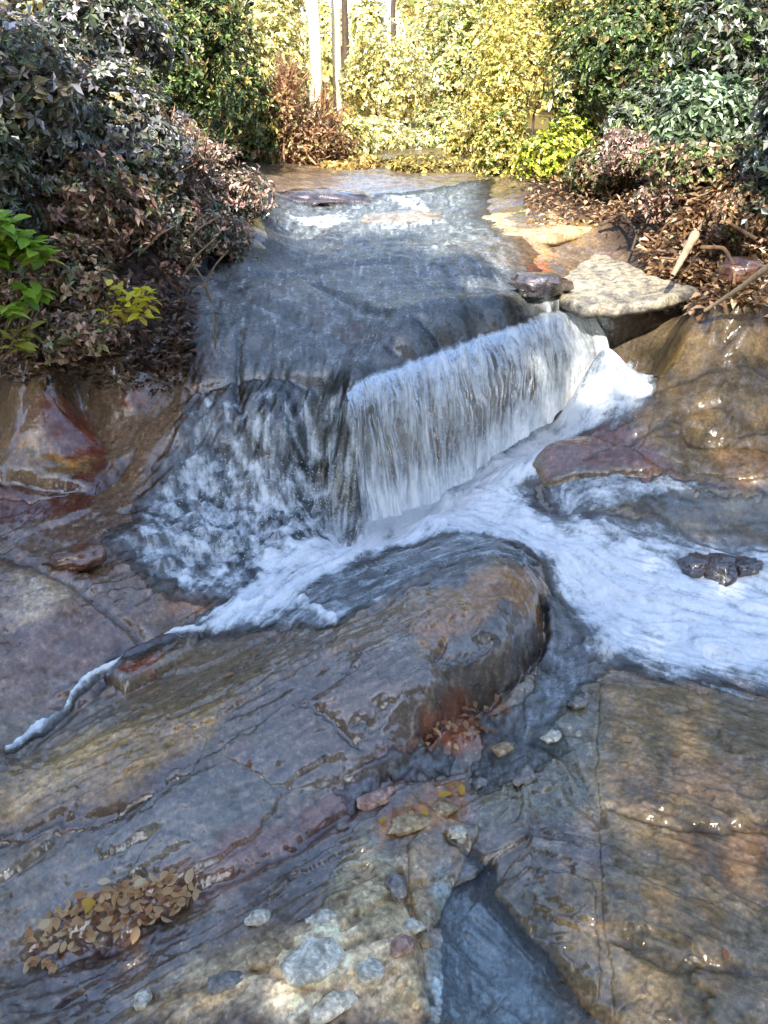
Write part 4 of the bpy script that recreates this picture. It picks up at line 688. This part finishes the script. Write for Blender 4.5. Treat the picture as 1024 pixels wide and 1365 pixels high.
# far trees
def tree(px, Y, h, label, pal, crown=None, trunk=.12, mat=M_BARK, lean=0, nros=700, leaf=.12, z0=.35, group='trees in the wood upstream', limbs=5, width=.32):
    x = at_y(px, 200, Y)[0]; gz = float(Tq(x, Y)) - .1; e = empty('tree', (x, Y, gz), label, 'tree', group, 'thing')
    top = np.array([lean * h, 0, h]); pts = limb((0, 0, 0), top, 0, 12, .003); tubes_obj('trunk', e, [(pts, trunk, trunk * .35, 10)], mat); it = []
    for k in range(limbs):
        i = random.randint(5, 11); a = random.uniform(0, 6.28); st_ = np.array(pts[i]); it.append((limb(st_, st_ + np.array([math.cos(a) * h * width * .8, math.sin(a) * h * width * .5, h * random.uniform(.02, .2)]), .05, 6), trunk * .3, trunk * .08, 5))
        tubes_obj('limb', e, [it[-1]], mat)
    if nros:
        foliage('crown', e, np.array([lean * h * .7, 0, h * (z0 + 1) / 2]), (h * width, h * width, h * (1 - z0) / 2), nros, 6, leaf, leaf * .5, pal, M_LEAF, lump_n=14)
    return e
tree(424, 14, 7.5, 'thick cream white bare trunk, left one of the pale pair at the top', YG, trunk=.105, mat=M_PALE, nros=0, limbs=2)
tree(452, 15, 8, 'thinner cream white bare trunk, right one of the pale pair at the top', YG, trunk=.085, mat=M_PALE, nros=0, limbs=2)
tree(462, 22, 8, 'slender grey brown trunk just right of the pale pair', YG, trunk=.09, nros=0, limbs=3)
tree(524, 24, 8, 'slender dark trunk against the bright gap above the yellow shrubs', YG, trunk=.08, nros=0, limbs=3)
FT = [(340,16,4.2,'yellow green tree behind the left shrubs',YG+GG[:2],.3), (250,18,6.5,'green tree rising behind the left bank',GG+YG[4:5],.2), (150,15,6,'dark green tree behind the top left shrubs',GG,.1), (50,14,6,'dark green tree behind the far upper left corner',GB,.1), (-60,13,6,'dark green tree at the left edge behind the shrubs',GB,.1),
      (500,30,2.9,'low pale yellow tree far off in the centre gap',YG[:4],.0), (440,34,2.9,'low pale tree far off behind the pale trunks',YG[:4],.0), (640,26,7,'yellow green tree right of the bright gap',YG,.1), (660,22,7.5,'tall golden tree behind the golden shrub',YO,.15), (740,20,7.5,'olive tree behind the right shrubs',GG+YO[:2],.15),
      (830,17,7,'green tree behind the right evergreens',GG,.15), (930,15,6.5,'dark green tree behind the upper right corner',GG,.15), (1040,13,6.5,'dark green tree at the right edge behind the evergreens',GB,.15), (365,28,4.4,'pale yellow tree left of the pale trunks',YG,.1), (570,40,5,'hazy yellow tree far off right of centre',YG[:4],.0)]
for px, Y, h, lb, pal, z0 in FT: tree(px, Y, h, lb, pal, z0=z0, nros=1100, leaf=.10 + .004 * Y, trunk=.08)

# ------------------------------------------------------------------ dead leaves, sticks, roots
def scatter_leaves(name, pxr, n, pal, L, lift, label=None, kind='stuff', poly_=None):
    P = []; xs = rng.uniform(pxr[0], pxr[2], n * 2); ys = rng.uniform(pxr[1], pxr[3], n * 2); x, y = ground(xs, ys); x = x[:n]; y = y[:n]
    z = np.array([surf(a, b) for a, b in zip(x, y)]) + rng.random(n) * lift + .01; P = np.stack([x, y, z], -1); D = unit(n); D[:, 2] *= .5; N_ = unit(n) * .5 + np.array([0, 0, 1])
    C = np.array([lin(q) for q in pal])[rng.integers(0, len(pal), n)] * np.exp(rng.normal(size=(n, 1)) * .3)
    o = link(name, leaves_mesh(name, P, D, N_, L * rng.uniform(.6, 1.2, n), .5 * L * rng.uniform(.6, 1.2, n), np.clip(C, 0, .9)), None, M_LEAF); o['kind'] = 'stuff'
    if label: o['label'] = label; o['category'] = 'leaf litter'
    return o
LT = [(170, 136, 104), (194, 164, 132), (134, 104, 78), (100, 78, 58), (210, 184, 150), (152, 116, 78)]
scatter_leaves('leaf_litter', (850, 250, 1060, 420), 2600, LT, .075, .06, 'brown dead leaves covering the root tangled right bank')
scatter_leaves('leaf_litter', (-60, 330, 260, 500), 2200, [(112,84,70),(140,112,98),(84,62,48),(60,46,36),(160,134,118)], .07, .06, 'dull brown and pink dead leaves under the left shrubs')
scatter_leaves('leaf_litter', (-60, 440, 250, 525), 900, [(112,92,74),(150,126,104),(84,66,52),(60,50,40),(170,148,120)], .055, .03, 'sparse dead leaves at the edge between left shrubs and rock')
scatter_leaves('leaf_litter', (700, 240, 860, 300), 900, LT, .06, .04, 'brown dead leaves along the upper right waterline')
def stick(label, pts, r0, r1, mat=M_STICK, name='stick', cat='stick', group=None):
    W = np.array([at_y(a, b, c) for a, b, c in pts]); t = np.linspace(0, len(W) - 1, len(W) * 5); W = np.stack([np.interp(t, range(len(W)), W[:, k]) for k in range(3)], -1)
    W[1:-1] = (W[:-2] + 2 * W[1:-1] + W[2:]) / 4; o = tubes_obj(name, None, [(list(W), r0, r1, 8)], mat); return tag(o, label, cat, group, 'thing')
stick('long pale bleached branch sloping down from the right edge to the slab', [(1060,330,4.3),(1024,356,4.4),(985,385,4.6),(940,414,4.8)], .022, .010)
stick('short thick pinkish branch stub leaning beside the light ledge', [(927,312,5.4),(912,340,5.25),(896,368,5.1)], .03, .014)
stick('thin arching root right of the branch stub', [(935,330,5.2),(965,330,5.1),(980,355,4.9),(978,380,4.8)], .014, .008, M_ROOT, 'root', 'root', 'roots hanging from the right bank')
stick('thin root crossing upward through the right bank leaves', [(1010,320,4.9),(960,290,5.4),(920,262,5.9)], .012, .008, M_ROOT, 'root', 'root', 'roots hanging from the right bank')
stick('dark root curling at the left end of the right bank', [(850,310,6.2),(870,290,6.2),(895,300,6.0),(900,330,5.7)], .016, .009, M_BARK, 'root', 'root', 'roots hanging from the right bank')
stick('dark root hooking down over the ledge back', [(800,300,6.6),(830,285,6.6),(850,310,6.2),(842,335,6.0)], .014, .008, M_BARK, 'root', 'root', 'roots hanging from the right bank')
stick('short reddish twig lying over the crack trickle', [(452,1020,2.43),(462,1035,2.38),(474,1050,2.33)], .005, .004, M_ROOT)
stick('pale broken twig standing in the crack trickle', [(508,990,2.5),(514,1010,2.45),(520,1034,2.40)], .005, .003)
FLV = [leaf_proto('fallen_leaf', 4, L, W, cu, q, seed=9 + i, bend=b) for i, (L, W, cu, q, b) in enumerate([(.062,.034,.5,(214,176,128),.2), (.055,.03,.3,(190,142,98),.1), (.06,.036,-.3,(224,194,150),-.15), (.05,.03,.6,(160,112,78),.25), (.055,.032,.2,(202,168,120),.05), (.06,.036,.3,(214,170,62),.15), (.05,.03,.2,(224,206,166),.1)])]
def fallen(poly_, n, label, which, group, lift=.02):
    a = np.array(poly_, float); k = 0
    while k < n:
        px, py = random.uniform(a[:, 0].min(), a[:, 0].max()), random.uniform(a[:, 1].min(), a[:, 1].max()); c = False
        for i in range(len(a)):
            (x1, y1), (x2, y2) = a[i], a[(i + 1) % len(a)]
            if (y1 > py) != (y2 > py) and px < (x2 - x1) * (py - y1) / (y2 - y1) + x1: c = not c
        if not c: continue
        x, y = g1(px, py); o = bpy.data.objects.new('fallen_leaf', FLV[random.choice(which)]); col.objects.link(o); o.location = (x, y, max(surf(x, y), surf(x + .02, y), surf(x, y + .02)) + .006 + random.random() * lift)
        o.rotation_euler = (random.gauss(0, .35), random.gauss(0, .35), random.uniform(0, 6.28)); s = random.uniform(.4, .85); o.scale = (s, s, s); tag(o, label, 'leaf', group, 'thing'); k += 1
fallen([(28,1285),(40,1235),(110,1200),(150,1180),(230,1170),(268,1178),(270,1200),(200,1235),(120,1255),(70,1290)], 190, 'dry brown leaf in the pile caught in the lower left rock hollow', [0,1,2,3,4,0,2], 'leaves piled in the lower left hollow', .014)
for px, py, k, lb in [(130,1215,5,'golden yellow fallen leaf standing out in the lower left leaf pile'), (112,1212,5,'darker yellow fallen leaf left of the golden one in the leaf pile'), (150,1184,6,'cream coloured fallen leaf at the upper rim of the leaf pile'), (197,1187,6,'pale fallen leaf at the upper rim near the right end of the pile'), (70,1236,6,'pale fallen leaf at the left end of the leaf pile'), (250,1182,2,'orange brown curled fallen leaf at the right tip of the pile')]:
    x, y = g1(px, py); o = bpy.data.objects.new('fallen_leaf', FLV[k]); col.objects.link(o); o.location = (x, y, surf(x, y) + .05); o.rotation_euler = (random.gauss(0, .3), -.2, random.uniform(0, 6.28)); o.scale = (.85,) * 3; tag(o, lb, 'leaf', 'leaves piled in the lower left hollow', 'thing')
fallen([(565,985),(580,955),(650,930),(680,940),(660,985),(600,1000)], 46, 'wet orange brown leaf packed under the overhang of the domed rock', [0,1,3,1,3], 'leaves packed under the domed rock', .025)
fallen([(590,1060),(610,1035),(625,1050),(610,1090),(520,1110),(510,1095)], 18, 'orange brown leaf on the tan stones below the trickle', [0,1,5,3], 'leaves on the tan stones', .01)
for px, py, lb in [(180,940,'small dark leaf stuck on the ochre rock just below the white trickle'), (300,900,'small tan leaf stuck high on the left flank of the domed rock'), (335,1020,'small leaf lying on the grey slab between ochre streak and trickle crack'), (905,1010,'small brown leaf near the upper middle of the broad brown slab'), (960,1275,'small leaf low on the broad brown slab at the lower right')]:
    fallen([(px-2,py-2),(px+2,py-2),(px+2,py+2),(px-2,py+2)], 1, lb, [3,1], 'stray leaves on the rocks', 0)

# unseen trunk added behind the viewpoint to throw the shade band on the slabs
e = empty('shade_trunk', (-.30, -1.9, -.4), 'unseen trunk added behind the viewpoint to cast the shade band', 'tree', None, 'thing')
tubes_obj('trunk', e, [(limb((0, 0, 0), (.0, 0, 4.75), 0, 14, .004), .25, .17, 16)], M_BARK)  # stem of the added shade trunk
for a in (0.6, 2.4, 4.2): tubes_obj('root', e, [(limb((0, 0, .35), (math.cos(a) * .6, math.sin(a) * .6, 0), .05, 5), .12, .04, 8)], M_BARK)  # roots of the added shade trunk

for i in range(16):
    px, py = random.uniform(850, 1030), random.uniform(262, 385); Y = 4.9 + (400 - py) / 150 * 1.6; a = random.uniform(-1.2, 1.2); L = random.uniform(30, 75)
    stick('thin bare twig tangled among the dead leaves of the right bank', [(px, py, Y - .05), (px + L * .5 * math.cos(a), py + L * .5 * math.sin(a) - 8, Y - .12), (px + L * math.cos(a), py + L * math.sin(a), Y - .05)], .008, .004, random.choice([M_STICK, M_ROOT, M_ROOT]), 'twig', 'twig', 'twigs tangled on the right bank')
for i in range(14):
    px, py = random.uniform(60, 330), random.uniform(230, 470); Y = 4.2 + (480 - py) / 250 * 1.8; a = random.uniform(-2.4, -.5); L = random.uniform(30, 70)
    stick('thin bare twig poking out of the left bank shrubs', [(px, py, Y - .05), (px + L * .5 * math.cos(a), py + L * .5 * math.sin(a) - 6, Y - .25), (px + L * math.cos(a), py + L * math.sin(a), Y - .3)], .006, .003, random.choice([M_STICK, M_ROOT]), 'twig', 'twig', 'twigs poking from the left bank')
# unseen trees added behind the viewpoint, crowns shaped to shade the near stream
for i, (x, y, h) in enumerate([(-7,-4.5,12),(-5.4,-7,13),(-4.4,-4.5,12.5),(.9,-6.5,13.5),(3.6,-4.5,12),(6.2,-6,13),(-9.5,-2,11),(9,-3,11.5),(-1.7,-4.3,11.5)]):
    e = empty('tree', (x, y, -.6), ['unseen shade tree behind the viewpoint, first from the left', 'unseen shade tree behind the viewpoint, second from the left', 'unseen shade tree behind the viewpoint, third from the left', 'unseen shade tree behind the viewpoint, just right of its middle', 'unseen shade tree behind the viewpoint, third from the right', 'unseen shade tree behind the viewpoint, second from the right', 'unseen shade tree at the far left of the row behind the viewpoint', 'unseen shade tree at the far right of the row behind the viewpoint', 'unseen high crowned shade tree behind the viewpoint, between the third and the middle one'][i], 'tree', 'unseen shade trees added behind the viewpoint', 'thing')
    tubes_obj('trunk', e, [(limb((0, 0, 0), (.2, .1, h * .95), 0, 10, .01), .22, .06, 8)], M_BARK)  # trunk of the added shade tree
    lo_ = 2.6 if x < -2 else 3.0
    if i == 8: foliage('crown', e, np.array([0, 0, 8.7]), (2.3, 1.8, 3.0), 1600, 6, .24, .2, GG, M_LEAF, lump_n=22)  # high crown added to keep direct sun off the fall
    elif abs(x - .9) < .01: foliage('crown', e, np.array([0, 0, (h + lo_) / 2]), (3.4, 2.4, (h - lo_) / 2), 1450, 6, .16, .14, GG, M_LEAF, lump_n=70, shell=.0, whorl=False)  # crown of the added shade tree
    else: foliage('crown', e, np.array([0, 0, (h + lo_) / 2]), (3.1, 2.4, (h - lo_) / 2), 2100, 6, .27, .2, GG, M_LEAF, lump_n=18)  # crowns of the other added shade trees

# the wood beyond the stream head, and spray
n = 70000; Y = rng.uniform(17, 48, n); a = rng.uniform(-.62, .62, n); X = Y * np.tan(a); clump = fbm(X * .35, Y * .35, 301, 3)
Z0 = Tq(X, Y); gap = np.abs(X / Y + .045) < .07; hh = np.where(gap, .8, 5.5) * (.75 + .5 * clump) ; Z = Z0 + rng.random(n) ** .9 * hh * (.7 + .6 * fbm(X * .9, Y * .9, 303, 2))
C = np.array([lin(q) for q in YG + YO[:3] + GG[1:3]])[(np.clip((fbm(X * .3, Y * .3, 305, 2) + 1) * 5.5 + rng.normal(size=n), 0, 10)).astype(int)] * np.exp(rng.normal(size=(n, 1)) * .3) * 1.4
o = link('distant_wood', leaves_mesh('distant_wood', np.stack([X, Y, Z], -1), unit(n), unit(n), rng.uniform(.14, .34, n), rng.uniform(.1, .2, n), np.clip(C, 0, .9)), None, M_LEAF); tag(o, 'sunlit yellow green wood beyond the stream head', 'wood', None, 'stuff')
n = 1300; k = rng.random(n) < .6; px = np.where(k, rng.uniform(240, 520, n), rng.uniform(500, 800, n)); py = np.where(k, 620 + rng.random(n) * 130 + (px - 240) * .1, 690 - (px - 500) * .55 - rng.random(n) * 40); x, y = ground(px, py)
z = Tq(x, y) + .03 + rng.exponential(.045, n); P = np.stack([x, y, z], -1); sz = rng.uniform(.001, .003, n)[:, None]
tet = np.array([(1, 1, 1), (1, -1, -1), (-1, 1, -1), (-1, -1, 1)], float); Vs = (P[:, None, :] + sz[:, None, :] * tet[None] ).reshape(-1, 3); i4 = np.arange(n) * 4; F = np.concatenate([np.stack([i4 + a, i4 + b, i4 + c], -1) for a, b, c in ((0, 1, 2), (0, 3, 1), (0, 2, 3), (1, 3, 2))])
me = np_mesh('water_spray', Vs, F, True, attrs={'foam': np.full(len(Vs), 1.2)}); tag(link('water_spray', me, None, M_WATER), 'fine drops thrown up along the foot of the fall', 'spray', None, 'stuff')
